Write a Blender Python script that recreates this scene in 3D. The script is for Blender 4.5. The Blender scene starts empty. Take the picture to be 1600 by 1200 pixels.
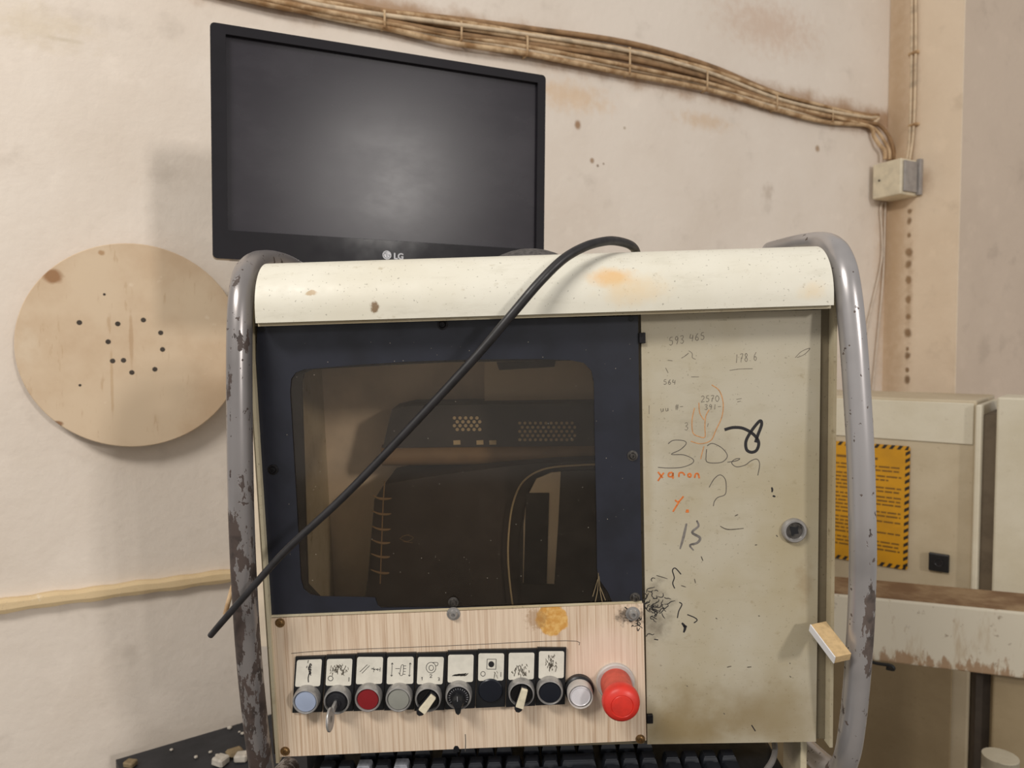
import bpy, bmesh, math, random
from mathutils import Vector, Matrix
random.seed(7)
S = bpy.context.scene
COL = S.collection
R = math.radians

# ------------------------------------------------------------------ camera
F = 1150.0                                   # focal length in pixels of a 1600 x 1200 frame
cam_d = bpy.data.cameras.new('camera'); cam = bpy.data.objects.new('camera', cam_d); COL.objects.link(cam)
cam_d.sensor_width = 36; cam_d.sensor_fit = 'HORIZONTAL'; cam_d.lens = F / 1600 * 36
cam_d.clip_start = .02
CAM_LOC = Vector((0, 0, 1.30))
CAM_R = Matrix.Rotation(R(90 - 2.5), 3, 'X')
cam.matrix_world = Matrix.Translation(CAM_LOC) @ CAM_R.to_4x4()
cam_d.dof.use_dof = True; cam_d.dof.focus_distance = .71; cam_d.dof.aperture_fstop = 9
S.camera = cam

# ------------------------------------------------------------------ world, lamps, exposure
S.view_settings.view_transform = 'Standard'; S.view_settings.look = 'None'
S.view_settings.gamma = 1; S.view_settings.use_curve_mapping = False
S.view_settings.exposure = -0.30
w = bpy.data.worlds.new('room_light'); S.world = w; w.use_nodes = True
w.node_tree.nodes['Background'].inputs[0].default_value = (1, .965, .925, 1)
w.node_tree.nodes['Background'].inputs[1].default_value = .55
def lamp(loc, target, power, sx, sy, col):
    d = bpy.data.lights.new('ceiling_lamp', 'AREA'); d.shape = 'RECTANGLE'; d.size = sx; d.size_y = sy
    d.energy = power; d.color = col
    o = bpy.data.objects.new('ceiling_lamp', d); COL.objects.link(o); o.location = loc
    o.rotation_euler = (Vector(target) - Vector(loc)).to_track_quat('-Z', 'Y').to_euler()
    return o
lamp((-1.15, -.85, 2.85), (-.1, .9, 1.1), 50, .9, .35, (1, .955, .89))      # fluorescent lamp over the left
lamp((3.45, -4.25, 2.88), (.1, .9, 1.2), 128, .4, .6, (1, .95, .90))          # lamp further back on the right

# ------------------------------------------------------------------ helpers
def lin(c):
    f = lambda v: v / 12.92 if v <= .04045 else ((v + .055) / 1.055) ** 2.4
    return tuple(f(v / 255) for v in c) + (1,)

def ray(px, py):
    return CAM_R @ Vector(((px - 800) / F, -(py - 600) / F, -1))
class Frame:
    """a flat frame in the world: X to the right along the face, Y into it, Z up"""
    def __init__(s, M): s.M = M; s.I = M.inverted(); s.o = s.I @ CAM_LOC
    def at(s, px, py, y=0.0):
        d = s.I.to_3x3() @ ray(px, py); t = (y - s.o.y) / d.y
        return s.o + d * t
    def at_z(s, px, py, z):
        d = s.I.to_3x3() @ ray(px, py); t = (z - s.o.z) / d.z
        return s.o + d * t
def frame_from(X, Z, O):
    X = X.normalized(); Z = (Z - X * Z.dot(X)).normalized(); Y = Z.cross(X)
    M = Matrix((X, Y, Z)).transposed().to_4x4(); M.translation = O
    return Frame(M)
def frame_quad(tl, tr, br, bl, mid, scale_pts, size):
    a, b, c, d = [ray(*p) for p in (tl, tr, br, bl)]
    X = a.cross(b).cross(d.cross(c)); Z = a.cross(d).cross(b.cross(c))
    if X.x < 0: X = -X
    if Z.z < 0: Z = -Z
    f = frame_from(X, Z, CAM_LOC + ray(*mid))
    k = size / (f.at(*scale_pts[0]) - f.at(*scale_pts[1])).length
    return frame_from(X, Z, CAM_LOC + ray(*mid) * k)

CONSOLE = frame_quad((396, 508), (1292, 480), (1277, 1160), (431, 1184), (850, 830), ((431, 1184), (1277, 1160)), .535)
MON = frame_quad((353, 57), (838, 132), (834.5, 391), (355, 361), (600, 230), ((353, 57), (355, 361)), .25)
WD = Vector((2235, 1150, 0)).normalized()
WALL = frame_from(WD, Vector((0, 0, 1)), Vector((0, 1.6, 0)))
cu = WALL.at(1385, 300).x
PIL = frame_from(Vector((WD.y, -WD.x, 0)), Vector((0, 0, 1)), WALL.M @ Vector((cu, 0, 0)))       # pilaster side, Y into it
MACH = frame_from(Vector((.77, -.64, 0)), Vector((0, 0, 1)), Vector(((1307 - 800) / F * 1.7, 1.7, 0)))
BEAM = frame_from(Vector((.947, -.32, 0)), Vector((0, 0, 1)), Vector(((1360 - 800) / F * 1.35, 1.35, 0)))
FLOOR_Z = 0.0

def new_obj(name, data, parent=None, M=None):
    o = bpy.data.objects.new(name, data); COL.objects.link(o)
    if parent is not None: o.parent = parent
    elif M is not None: o.matrix_world = M
    return o
def done(name, bm, m, parent=None, M=None, smooth=False, auto=None):
    bmesh.ops.recalc_face_normals(bm, faces=bm.faces)
    me = bpy.data.meshes.new(name); bm.to_mesh(me); bm.free()
    if m is not None: me.materials.append(m)
    if smooth:
        me.polygons.foreach_set('use_smooth', [True] * len(me.polygons))
        me.set_sharp_from_angle(angle=R(auto or 40))
    return new_obj(name, me, parent, M)
def tag(o, label, cat, group=None):
    o['label'] = label; o['category'] = cat
    if group: o['group'] = group
    return o
def thing(name, M, label, cat, group=None):
    return tag(new_obj(name, None, None, M), label, cat, group)
def struct(o): o['kind'] = 'structure'; return o
BM = bmesh.new

def box(bm, x0, x1, y0, y1, z0, z1, bev=0, seg=2):
    t = bmesh.new()
    v = [t.verts.new(p) for p in ((x0, y0, z0), (x1, y0, z0), (x1, y1, z0), (x0, y1, z0), (x0, y0, z1), (x1, y0, z1), (x1, y1, z1), (x0, y1, z1))]
    for f in ((0, 3, 2, 1), (4, 5, 6, 7), (0, 1, 5, 4), (1, 2, 6, 5), (2, 3, 7, 6), (3, 0, 4, 7)): t.faces.new([v[i] for i in f])
    if bev: bmesh.ops.bevel(t, geom=t.edges[:], offset=bev, segments=seg, profile=.5, affect='EDGES')
    merge(bm, t)
    return bm
def merge(bm, t, M=None):
    if M is not None: t.transform(M)
    me = bpy.data.meshes.new('tmp'); t.to_mesh(me); t.free(); bm.from_mesh(me); bpy.data.meshes.remove(me)
def smooth_pts(pts, n=8, closed=False):
    pts = [Vector(p) for p in pts]; out = []; N = len(pts)
    rng = N if closed else N - 1
    for i in range(rng):
        g = (lambda k: pts[k % N]) if closed else (lambda k: pts[max(0, min(N - 1, k))])
        p0, p1, p2, p3 = g(i - 1), g(i), g(i + 1), g(i + 2)
        for k in range(n):
            t = k / n
            out.append(.5 * ((2 * p1) + (p2 - p0) * t + (2 * p0 - 5 * p1 + 4 * p2 - p3) * t * t + (3 * p1 - p0 - 3 * p2 + p3) * t ** 3))
    if not closed: out.append(pts[-1])
    return out
def tube(bm, pts, r, seg=10, n=8, cap=True):
    P = smooth_pts(pts, n) if n > 1 else [Vector(p) for p in pts]
    rr = r if callable(r) else (lambda t: r)
    T = (P[1] - P[0]).normalized(); nrm = T.orthogonal().normalized(); rings = []
    for i, p in enumerate(P):
        T2 = (P[min(i + 1, len(P) - 1)] - P[max(i - 1, 0)]).normalized()
        nrm = (T.rotation_difference(T2) @ nrm); nrm = (nrm - T2 * nrm.dot(T2)).normalized(); T = T2
        b = T.cross(nrm); q = rr(i / (len(P) - 1))
        rings.append([bm.verts.new(p + (nrm * math.cos(a) + b * math.sin(a)) * q) for a in [2 * math.pi * k / seg for k in range(seg)]])
    for a, b in zip(rings, rings[1:]):
        for k in range(seg): bm.faces.new((a[k], a[(k + 1) % seg], b[(k + 1) % seg], b[k]))
    if cap: bm.faces.new(rings[0][::-1]); bm.faces.new(rings[-1])
    return bm
def lathe(bm, cx, cz, prof, seg=32):
    """profile of (radius, y) turned about the local Y axis through (cx, cz)"""
    rings = []
    for r, y in prof:
        if r < 1e-6: rings.append([bm.verts.new((cx, y, cz))])
        else: rings.append([bm.verts.new((cx + r * math.cos(2 * math.pi * k / seg), y, cz + r * math.sin(2 * math.pi * k / seg))) for k in range(seg)])
    for a, b in zip(rings, rings[1:]):
        for k in range(seg):
            q = [a[k % len(a)], a[(k + 1) % len(a)], b[(k + 1) % len(b)], b[k % len(b)]]
            u = []
            for x in q:
                if x not in u: u.append(x)
            if len(u) > 2: bm.faces.new(u)
    for rg in (rings[0], rings[-1]):
        if len(rg) > 2: bm.faces.new(rg)
    return bm
def prism(bm, pts, y0, y1, holes=()):
    """polygon of (x, z) points, with holes, between the planes y0 and y1"""
    t = bmesh.new(); es = []
    for loop in (pts, *holes):
        vs = [t.verts.new((p[0], y0, p[1])) for p in loop]
        es += [t.edges.new((vs[i], vs[(i + 1) % len(vs)])) for i in range(len(vs))]
    bmesh.ops.triangle_fill(t, edges=es, use_beauty=True, use_dissolve=False)
    r = bmesh.ops.extrude_face_region(t, geom=t.faces[:])
    bmesh.ops.translate(t, verts=[v for v in r['geom'] if isinstance(v, bmesh.types.BMVert)], vec=(0, y1 - y0, 0))
    merge(bm, t); return bm
def rrect(x0, x1, z0, z1, r, n=5):
    out = []
    for cx, cz, a in ((x1 - r, z1 - r, 0), (x0 + r, z1 - r, 90), (x0 + r, z0 + r, 180), (x1 - r, z0 + r, 270)):
        for k in range(n + 1):
            t = R(a + 90 * k / n); out.append((cx + r * math.cos(t), cz + r * math.sin(t)))
    return out
def ribbon(bm, pts, wd, y, n=5, taper=False, thick=.00012):
    """an ink stroke: a very low ridge of width wd on the plane y"""
    P = smooth_pts([(p[0], p[1], 0) for p in pts], n) if n > 1 else [Vector((p[0], p[1], 0)) for p in pts]
    L = []
    for i, p in enumerate(P):
        d = P[min(i + 1, len(P) - 1)] - P[max(i - 1, 0)]
        if d.length < 1e-9: d = Vector((1, 0, 0))
        d.normalize(); q = Vector((-d.y, d.x, 0)) * wd / 2
        t = i / (len(P) - 1)
        if taper: q *= .35 + .65 * math.sin(math.pi * (.12 + .8 * t))
        L.append([bm.verts.new((a.x, yy, a.y)) for a, yy in ((p + q, y), (p + q * .8, y - thick), (p - q * .8, y - thick), (p - q, y))])
    for a, b in zip(L, L[1:]):
        for k in range(3): bm.faces.new((a[k], a[k + 1], b[k + 1], b[k]))
    return bm
def ring_pts(cx, cz, rx, rz=None, n=20, a0=0, a1=360):
    rz = rz or rx
    return [(cx + rx * math.cos(R(a0 + (a1 - a0) * k / n)), cz + rz * math.sin(R(a0 + (a1 - a0) * k / n))) for k in range(n + 1)]

# ------------------------------------------------------------------ materials
class NT:
    def __init__(s, name):
        s.m = bpy.data.materials.new(name); s.m.use_nodes = True; s.t = s.m.node_tree
        s.b = s.t.nodes['Principled BSDF']; s.tc = s.t.nodes.new('ShaderNodeTexCoord'); s.co = s.tc.outputs['Object']
    def n(s, kind, **kw):
        x = s.t.nodes.new('ShaderNode' + kind)
        for k, v in kw.items(): setattr(x, k, v)
        return x
    def put(s, inp, v):
        if isinstance(v, bpy.types.NodeSocket): s.t.links.new(v, inp)
        else: inp.default_value = v
    def math(s, op, a, b=0.0, clamp=False):
        x = s.n('Math', operation=op, use_clamp=clamp); s.put(x.inputs[0], a); s.put(x.inputs[1], b); return x.outputs[0]
    def mix(s, f, a, b):
        x = s.n('Mix', data_type='RGBA'); s.put(x.inputs['Factor'], f); s.put(x.inputs['A'], a); s.put(x.inputs['B'], b); 
        return [o for o in x.outputs if o.type == 'RGBA'][0]
    def mixin(s, f, a, b):
        x = s.n('Mix', data_type='RGBA'); s.put(x.inputs[0], f); s.put(x.inputs[6], a); s.put(x.inputs[7], b); return x.outputs[2]
    def scaled(s, sc, co=None):
        x = s.n('Mapping'); s.put(x.inputs[0], co or s.co); x.inputs['Scale'].default_value = sc; return x.outputs[0]
    def noise(s, scale, detail=4, rough=.55, co=None, stretch=None):
        c = s.scaled(stretch, co) if stretch else (co or s.co)
        x = s.n('TexNoise'); s.put(x.inputs['Vector'], c); x.inputs['Scale'].default_value = scale
        x.inputs['Detail'].default_value = detail; x.inputs['Roughness'].default_value = rough; return x.outputs['Fac']
    def step(s, v, lo, hi, to0=0.0, to1=1.0):
        x = s.n('MapRange', interpolation_type='SMOOTHSTEP'); s.put(x.inputs[0], v)
        for i, q in enumerate((lo, hi, to0, to1)): x.inputs[i + 1].default_value = q
        return x.outputs[0]
    def sep(s): x = s.n('SeparateXYZ'); s.put(x.inputs[0], s.co); return x.outputs
    def blob(s, c, rad, soft=.5, nscale=30, namp=.4):
        """soft-edged irregular patch about c with radii rad -> factor"""
        a = s.n('VectorMath', operation='SUBTRACT'); s.put(a.inputs[0], s.co); a.inputs[1].default_value = c
        b = s.n('VectorMath', operation='DIVIDE'); s.put(b.inputs[0], a.outputs[0]); b.inputs[1].default_value = rad
        l = s.n('VectorMath', operation='LENGTH'); s.put(l.inputs[0], b.outputs[0])
        d = s.math('ADD', l.outputs['Value'], s.math('MULTIPLY', s.math('SUBTRACT', s.noise(nscale, 4, .6), .5), namp * 2))
        return s.step(d, 1.0, 1.0 - soft, 0, 1)
    def bump(s, h, strength, dist=.002):
        x = s.n('Bump'); x.inputs['Strength'].default_value = strength; x.inputs['Distance'].default_value = dist
        s.put(x.inputs['Height'], h); s.t.links.new(x.outputs[0], s.b.inputs['Normal'])
    def out(s, col, rough=.5, metal=0.0, spec=.5):
        s.put(s.b.inputs['Base Color'], col); s.put(s.b.inputs['Roughness'], rough); s.put(s.b.inputs['Metallic'], metal)
        s.b.inputs['Specular IOR Level'].default_value = spec
        return s.m
def simple(name, c, rough=.5, metal=0.0, var=.12, scale=60, spec=.5, bump=0):
    t = NT(name); n = t.noise(scale, 4); c = lin(c)
    d = tuple(v * (1 - var * 2) for v in c[:3]) + (1,)
    if bump: t.bump(n, bump, .001)
    return t.out(t.mixin(t.step(n, .35, .75), c, d), t.step(n, .2, .8, rough * .85, min(1, rough * 1.15)), metal, spec)

def wall_material(name, base, dark, stains_and_bands=(), band=None):
    t = NT(name)
    n1 = t.noise(2.2, 5, .6); n2 = t.noise(11, 5, .6); n3 = t.noise(70, 4, .6)
    c = t.mixin(t.step(n1, .38, .72, 0, .65), lin(base), lin(dark))
    c = t.mixin(t.step(n2, .56, .75, 0, .35), c, lin([v * .86 for v in dark]))
    c = t.mixin(t.step(n2, .44, .3, 0, .3), c, lin([min(255, v * 1.06) for v in base]))
    if band:                                        # brown dust gathered along the cable run
        (x0, z0), (x1, z1), wd, bc = band
        X = t.sep(); k = (z1 - z0) / (x1 - x0)
        line = t.math('ADD', t.math('MULTIPLY', t.math('SUBTRACT', X[0], x0), k), z0)
        d = t.math('ABSOLUTE', t.math('SUBTRACT', X[2], line))
        d = t.math('ADD', d, t.math('MULTIPLY', t.math('SUBTRACT', t.noise(14, 5, .65), .5), wd * 1.6))
        c = t.mixin(t.step(d, wd, wd * .1, 0, .8), c, lin(bc))
    for (p, rad, col, a, soft, namp) in stains_and_bands:
        f = t.math('MULTIPLY', t.blob(p, rad, soft, 45, namp), a)
        c = t.mixin(f, c, lin(col))
    h = t.math('ADD', t.math('MULTIPLY', n3, .35), n2)
    t.bump(h, .35, .006)
    return t.out(c, .75, 0, .25)

def on_wall(px, py): return tuple(WALL.at(px, py, 0))
wst = [(on_wall(903, 195), (.012, .3, .014), (150, 112, 74), .85, .7, .3), (on_wall(925, 251), (.008, .3, .009), (150, 118, 84), .8, .7, .3),
       (on_wall(934, 259), (.005, .3, .005), (120, 96, 72), .8, .7, .3), (on_wall(943, 256), (.004, .3, .004), (120, 96, 72), .7, .7, .3),
       (on_wall(1277, 232), (.012, .3, .013), (150, 118, 84), .75, .7, .3), (on_wall(976, 200), (.005, .3, .005), (150, 130, 100), .6, .7, .3),
       (on_wall(1200, 300), (.03, .3, .03), (168, 150, 132), .45, .9, .9), (on_wall(100, 62), (.05, .3, .006), (196, 184, 166), .6, .9, .6),
       (on_wall(890, 150), (.16, .3, .05), (214, 178, 136), .55, 1.0, .7), (on_wall(1100, 190), (.12, .3, .03), (205, 172, 134), .5, 1.0, .8),
       (on_wall(1385, 420), (.07, .3, .5), (188, 154, 114), .6, 1.0, .4), (on_wall(60, 40), (.12, .3, .05), (206, 190, 164), .5, 1.0, .7),  # first entry: tall tan band beside the corner
       (on_wall(1200, 40), (.25, .3, .10), (196, 162, 136), .5, 1.0, .6)]
b0, b1 = WALL.at(560, 14), WALL.at(1300, 174)
M_WALL = wall_material('plaster_wall', (227, 216, 204), (212, 198, 183), wst, ((b0.x, b0.z), (b1.x, b1.z), .055, (160, 122, 84)))
pst = []
for y, rx, rz in ((330, .6, .5), (345, .7, .7), (368, .55, .5), (395, 1.0, .9), (413, .9, .9), (437, .8, .8), (468, .7, .8), (495, .7, .6), (520, 1.0, 1.0), (545, .45, .45), (556, .8, .8), (578, .5, .5), (593, .8, .9)):
    p = tuple(PIL.at(1421 - (y - 330) * .014, y, 0)); pst.append((p, (.015 * rx, .3, .019 * rz), (112, 86, 60), .92, .65, .45))
p = PIL.at(1420, 470, 0); pst.append((tuple(p), (.016, .3, .26), (150, 118, 84), .4, 1.0, .7))
p = PIL.at(1402, 300); pst.append(((p.x - .01, 0, p.z), (.085, .5, 1.6), (184, 154, 120), .8, 1.0, .25))  # tall tan band on the side nearest the corner
p = PIL.at(1440, 285); pst.append((tuple(p), (.05, .5, .06), (158, 118, 78), .5, 1.0, .4))
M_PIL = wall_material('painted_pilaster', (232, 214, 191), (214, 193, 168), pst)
M_PILF = wall_material('shaded_pilaster_front', (208, 190, 172), (194, 176, 158))  # pilaster paint again, with the front face's shade put into the colour

def cream_paint(name, base, warm, dirt, extra=None, rough=.42, specks=.6):
    t = NT(name); n1 = t.noise(6, 5, .6); n2 = t.noise(60, 5, .65); n3 = t.noise(430, 1); n5 = t.noise(50, 6, .75, stretch=(.35, 1, 1.3))
    c = t.mixin(t.step(n1, .4, .68, 0, .8), lin(base), lin(warm))
    c = t.mixin(t.step(n2, .62, .76, 0, specks), c, lin(dirt))
    c = t.mixin(t.step(n3, .70, .75, 0, specks * .6), c, lin([v * .55 for v in dirt]))
    c = t.mixin(t.step(n5, .50, .72, 0, specks * .55), c, lin([v * .93 for v in warm]))
    for (p, rad, col, a, soft, namp, ns) in (extra or ()):
        c = t.mixin(t.math('MULTIPLY', t.blob(p, rad, soft, ns, namp), a), c, lin(col))
    t.bump(n2, .08, .001)
    return t.out(c, t.step(n2, .3, .8, rough * .8, rough * 1.3), 0, .4)
L = CONSOLE.at
def cp(px, py, y=0.0): return tuple(L(px, py, y))
hood_st = [(cp(955, 435, -.02), (.030, .05, .012), (226, 182, 122), .8, .8, .5, 60), (cp(985, 455, -.02), (.045, .05, .02), (224, 196, 150), .6, 1, .6, 40),
           (cp(585, 480, -.03), (.005, .03, .007), (120, 92, 60), .9, .6, .8, 240), (cp(490, 458, -.02), (.007, .03, .003), (188, 164, 130), .9, .4, .6, 200),
           (cp(1262, 455, -.02), (.02, .03, .012), (226, 200, 156), .7, 1, .5, 60)]
M_HOOD = cream_paint('cream_hood_paint', (224, 220, 206), (214, 208, 190), (184, 174, 152), hood_st, .45, .8)
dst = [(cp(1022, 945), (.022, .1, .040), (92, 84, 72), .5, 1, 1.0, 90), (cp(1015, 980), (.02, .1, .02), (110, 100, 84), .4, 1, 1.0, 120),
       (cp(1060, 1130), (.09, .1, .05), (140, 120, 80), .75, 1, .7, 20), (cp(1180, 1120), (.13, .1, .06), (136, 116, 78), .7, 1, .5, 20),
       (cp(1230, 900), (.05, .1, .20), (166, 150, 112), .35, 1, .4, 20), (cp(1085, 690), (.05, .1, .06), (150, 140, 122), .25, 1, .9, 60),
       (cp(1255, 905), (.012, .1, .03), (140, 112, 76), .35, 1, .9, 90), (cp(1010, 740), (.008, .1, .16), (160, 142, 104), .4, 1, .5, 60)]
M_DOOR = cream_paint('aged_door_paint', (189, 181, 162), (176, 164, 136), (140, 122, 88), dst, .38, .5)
M_FRAME = cream_paint('frame_paint', (205, 194, 166), (178, 160, 126), (120, 100, 70), None, .45, .7)
M_CHAN = cream_paint('shaded_frame_channel', (122, 112, 92), (98, 88, 70), (64, 56, 44), None, .5, .7)  # frame paint darkened: shade under hood and in channel put into colour
M_MACH = cream_paint('machine_paint', (196, 182, 156), (180, 164, 136), (140, 118, 86), None, .5, .35)
M_MACHD = cream_paint('machine_lower_paint', (160, 142, 112), (146, 128, 98), (112, 94, 68), None, .5, .4)
M_MACHL = cream_paint('machine_trim_paint', (214, 206, 186), (202, 192, 168), (150, 132, 102), None, .5, .3)
t = NT('rusty_beam_paint'); sx = t.n('Mapping'); 
n1 = t.noise(14, 5, .65, stretch=(1, 1, .25)); n2 = t.noise(50, 4)
zz = t.sep()[2]
zt = BEAM.at(1480, 945).z
c = t.mixin(t.step(n1, .58, .70, 0, .55), lin((212, 203, 184)), lin((174, 148, 112)))
n4 = t.noise(40, 4, .65, stretch=(1, 1, .35))
edge = t.step(zz, BEAM.at(1480, 1010).z, BEAM.at(1480, 1046).z)
c = t.mixin(t.step(t.math('ADD', n4, t.math('MULTIPLY', edge, .2)), .60, .72, 0, .8), c, lin((150, 112, 74)))
c = t.mixin(t.step(n2, .62, .72, 0, .6), c, lin((112, 84, 56)))
M_BEAM = t.out(c, .5, 0, .4)
t = NT('dusty_brown_top'); n1 = t.noise(8, 5, .6)
M_BTOP = t.out(t.mixin(t.step(n1, .42, .62), lin((122, 92, 64)), lin((158, 132, 100))), .8)

t = NT('laminated_wood')                     # pale laminate with fine vertical grain
g1 = t.noise(12, 5, .7, stretch=(42, 1, .5)); g2 = t.noise(30, 4, .6, stretch=(14, 1, .22)); g3 = t.noise(5, 3)
wv = t.n('TexWave', wave_type='BANDS', bands_direction='X'); t.put(wv.inputs['Vector'], t.co)
wv.inputs['Scale'].default_value = 46; wv.inputs['Distortion'].default_value = 5; wv.inputs['Detail'].default_value = 3; wv.inputs['Detail Scale'].default_value = .6
c = t.mixin(t.step(g1, .44, .66, 0, .9), lin((226, 206, 182)), lin((188, 158, 130)))
c = t.mixin(t.step(g2, .54, .70, 0, .3), c, lin((178, 146, 114)))
c = t.mixin(t.math('MULTIPLY', wv.outputs['Fac'], .10), c, lin((172, 138, 106)))
c = t.mixin(t.step(g3, .4, .7, 0, .3), c, lin((226, 206, 186)))
c = t.mixin(t.math('MULTIPLY', t.blob(cp(945, 1040, -.006), (.045, .05, .05), .5, 20, .12), .45), c, lin((232, 206, 190)))
stn = t.math('MULTIPLY', t.blob(cp(862, 968, -.006), (.0165, .02, .0165), .12, 90, .3), .95)
c = t.mixin(stn, c, t.mixin(t.step(t.noise(160, 4), .4, .65), lin((206, 150, 70)), lin((226, 182, 108))))
c = t.mixin(t.math('MULTIPLY', t.blob(cp(838, 968, -.006), (.013, .02, .014), .6, 260, .9), .5), c, lin((150, 112, 72)))
c = t.mixin(t.math('MULTIPLY', t.blob(cp(985, 962, -.006), (.020, .02, .011), .9, 260, 1.0), .85), c, lin((60, 50, 42)))
c = t.mixin(t.math('MULTIPLY', t.blob(cp(968, 1052, -.006), (.017, .02, .006), .6, 200, .2), .8), c, lin((206, 198, 192)))
t.bump(g1, .12, .0006)
M_WOOD = t.out(c, .48, 0, .35)

def disc_material():
    t = NT('old_plywood'); n1 = t.noise(7, 5, .6); n2 = t.noise(40, 4, .65, stretch=(2.5, 1, .5)); n3 = t.noise(30, 5)
    c = t.mixin(t.step(n1, .4, .66), lin((214, 192, 164)), lin((202, 176, 146)))
    c = t.mixin(t.step(n2, .60, .72, 0, .5), c, lin((182, 150, 114)))
    c = t.mixin(t.step(n3, .66, .73, 0, .45), c, lin((232, 216, 194)))
    q = WALL.at
    for px, py, rx, rz, col, a, nm in ((82, 432, .018, .014, (150, 108, 70), .9, .35), (90, 662, .010, .006, (140, 100, 66), .9, .3), (158, 395, .007, .006, (170, 132, 92), .8, .6),
                                   (40, 540, .025, .05, (226, 212, 190), .35, .9), (300, 470, .06, .05, (220, 200, 172), .3, .5), (205, 530, .004, .06, (176, 142, 106), .5, .4), (175, 600, .003, .07, (184, 152, 114), .5, .4)):
        c = t.mixin(t.math('MULTIPLY', t.blob(tuple(q(px, py, -.035)), (rx, .3, rz), min(1, .5 + (rx > .02) * .5), 60, nm), a), c, lin(col))
    t.bump(n2, .1, .001)
    return t.out(c, .6, 0, .3)
M_DISC = disc_material()

def tube_paint(name, base, worn, zlo, zhi, zfar, ztop, patch=None):
    t = NT(name); X = t.sep()
    n = t.noise(64, 6, .68, stretch=(1, 1, .36)); s2 = t.noise(120, 3, .6)
    k = t.n('MapRange'); t.put(k.inputs[0], X[2]); k.inputs[1].default_value = zlo; k.inputs[2].default_value = zhi; k.inputs[3].default_value = zfar; k.inputs[4].default_value = ztop
    v = t.math('ADD', n, k.outputs[0])
    if patch: v = t.math('ADD', v, t.math('MULTIPLY', t.blob(*patch, .5, 40, .25), .17))
    chip = t.step(v, .575, .59)
    chip = t.math('MAXIMUM', chip, t.step(s2, .66, .675))
    g = t.noise(14, 3)
    c = t.mixin(t.step(g, .4, .7), lin(base), lin([x * .9 for x in base]))
    c = t.mixin(chip, c, t.mixin(t.step(t.noise(90), .45, .7), lin(worn), lin([x * .7 for x in worn])))
    r = t.math('ADD', t.math('MULTIPLY', chip, .3), .3)
    t.bump(t.math('SUBTRACT', 1.0, chip), .3, .0006)
    return t.out(c, r, t.math('MULTIPLY', t.math('SUBTRACT', 1.0, chip), .55), .5)
M_TUBEL = tube_paint('chipped_grey_tube_paint', (150, 145, 144), (74, 62, 57), L(380, 950).z, L(380, 660).z, .09, -.03, (cp(360, 920, -.04), (.014, .05, .11)))
M_TUBER = tube_paint('worn_silver_tube_paint', (182, 178, 178), (96, 84, 78), L(1340, 1100).z, L(1340, 800).z, -.01, -.12, (cp(1360, 985, -.04), (.016, .05, .065)))

M_MASK = simple('black_printed_plate', (38, 40, 50), .38, 0, .22, 25, .5)
M_BLACK = simple('black_plastic', (26, 27, 30), .42, 0, .2, 80)
M_SATIN = simple('satin_black_plastic', (34, 34, 38), .3, 0, .2, 60)
M_GLOSSB = simple('glossy_black_plastic', (14, 14, 17), .12, 0, .2, 60)
M_CHROME = simple('dull_chrome', (170, 167, 164), .32, .45, .15, 120)
M_STEEL = simple('bolt_steel', (120, 116, 112), .35, .9, .3, 300)
M_DARKST = simple('dark_bolt_steel', (50, 48, 50), .4, .7, .3, 300)
M_BRASS = simple('dirty_brass_screw', (150, 116, 74), .45, .7, .3, 300)
M_LEG = simple('cream_legend_plate', (226, 221, 208), .4, 0, .06, 120)
M_INK = simple('black_ink', (34, 32, 34), .6, 0, .1, 100)
M_PENC = simple('pencil_grey', (132, 124, 110), .7, 0, .25, 300)
M_PENG = simple('grey_marker', (128, 122, 116), .6, 0, .3, 200)
M_PEN = simple('thin_dark_pen', (92, 86, 80), .6, 0, .25, 200)
M_ORNG = simple('orange_crayon', (222, 122, 54), .7, 0, .2, 300)
M_ORNL = simple('pale_orange_crayon', (206, 150, 98), .7, 0, .2, 300)
M_SMEAR = simple('scraped_black_smear', (104, 96, 84), .7, 0, .3, 500)
M_SMEARD = simple('dark_scrape', (56, 52, 48), .7, 0, .3, 500)
M_BLUE = simple('pale_blue_button', (160, 172, 196), .3, 0, .05, 60)
M_RED = simple('dark_red_button', (134, 30, 36), .3, 0, .08, 60)
M_GREY = simple('grey_button', (146, 146, 138), .32, 0, .06, 60)
M_WHITE = simple('white_button', (226, 224, 228), .25, 0, .06, 60)
M_NAVY = simple('black_blue_button', (22, 26, 36), .32, 0, .1, 60)
M_CREAM = simple('cream_knob_lever', (226, 216, 190), .45, 0, .12, 160)
M_ESTOP = simple('red_mushroom', (222, 56, 44), .42, 0, .10, 90)
M_ESHANK = simple('dusty_red_shank', (206, 84, 66), .5, 0, .12, 90)
M_GREYR = simple('grey_ring_plastic', (196, 190, 184), .5, 0, .08, 90)
M_RUB = simple('black_cable_rubber', (40, 38, 40), .42, 0, .25, 120)
M_CABW = simple('grey_cable_rubber', (116, 112, 110), .5, 0, .1, 120)
M_SCREEN = NT('matte_lcd_screen'); _n = M_SCREEN.noise(9, 5, .6, stretch=(.8, 1, 1.5))
M_SCREEN = M_SCREEN.out(M_SCREEN.mixin(M_SCREEN.step(_n, .4, .7), lin((44, 41, 47)), lin((50, 47, 53))), M_SCREEN.step(_n, .3, .7, .25, .29), 0, .24)
M_LOGO = simple('silver_logo_print', (176, 176, 180), .4, .2, .05, 60)
M_GREYD = simple('dusty_dark_grey', (92, 88, 86), .85, 0, .3, 260)
t = NT('dusty_painted_cable'); n1 = t.noise(22, 5, .65); n2 = t.noise(120, 3)
M_CABLE = t.out(t.mixin(t.step(n1, .36, .66), lin((208, 180, 144)), lin((150, 116, 80))), .7, 0, .25)
M_CABLE2 = simple('painted_cable_cream', (216, 194, 164), .6, 0, .2, 40)
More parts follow.
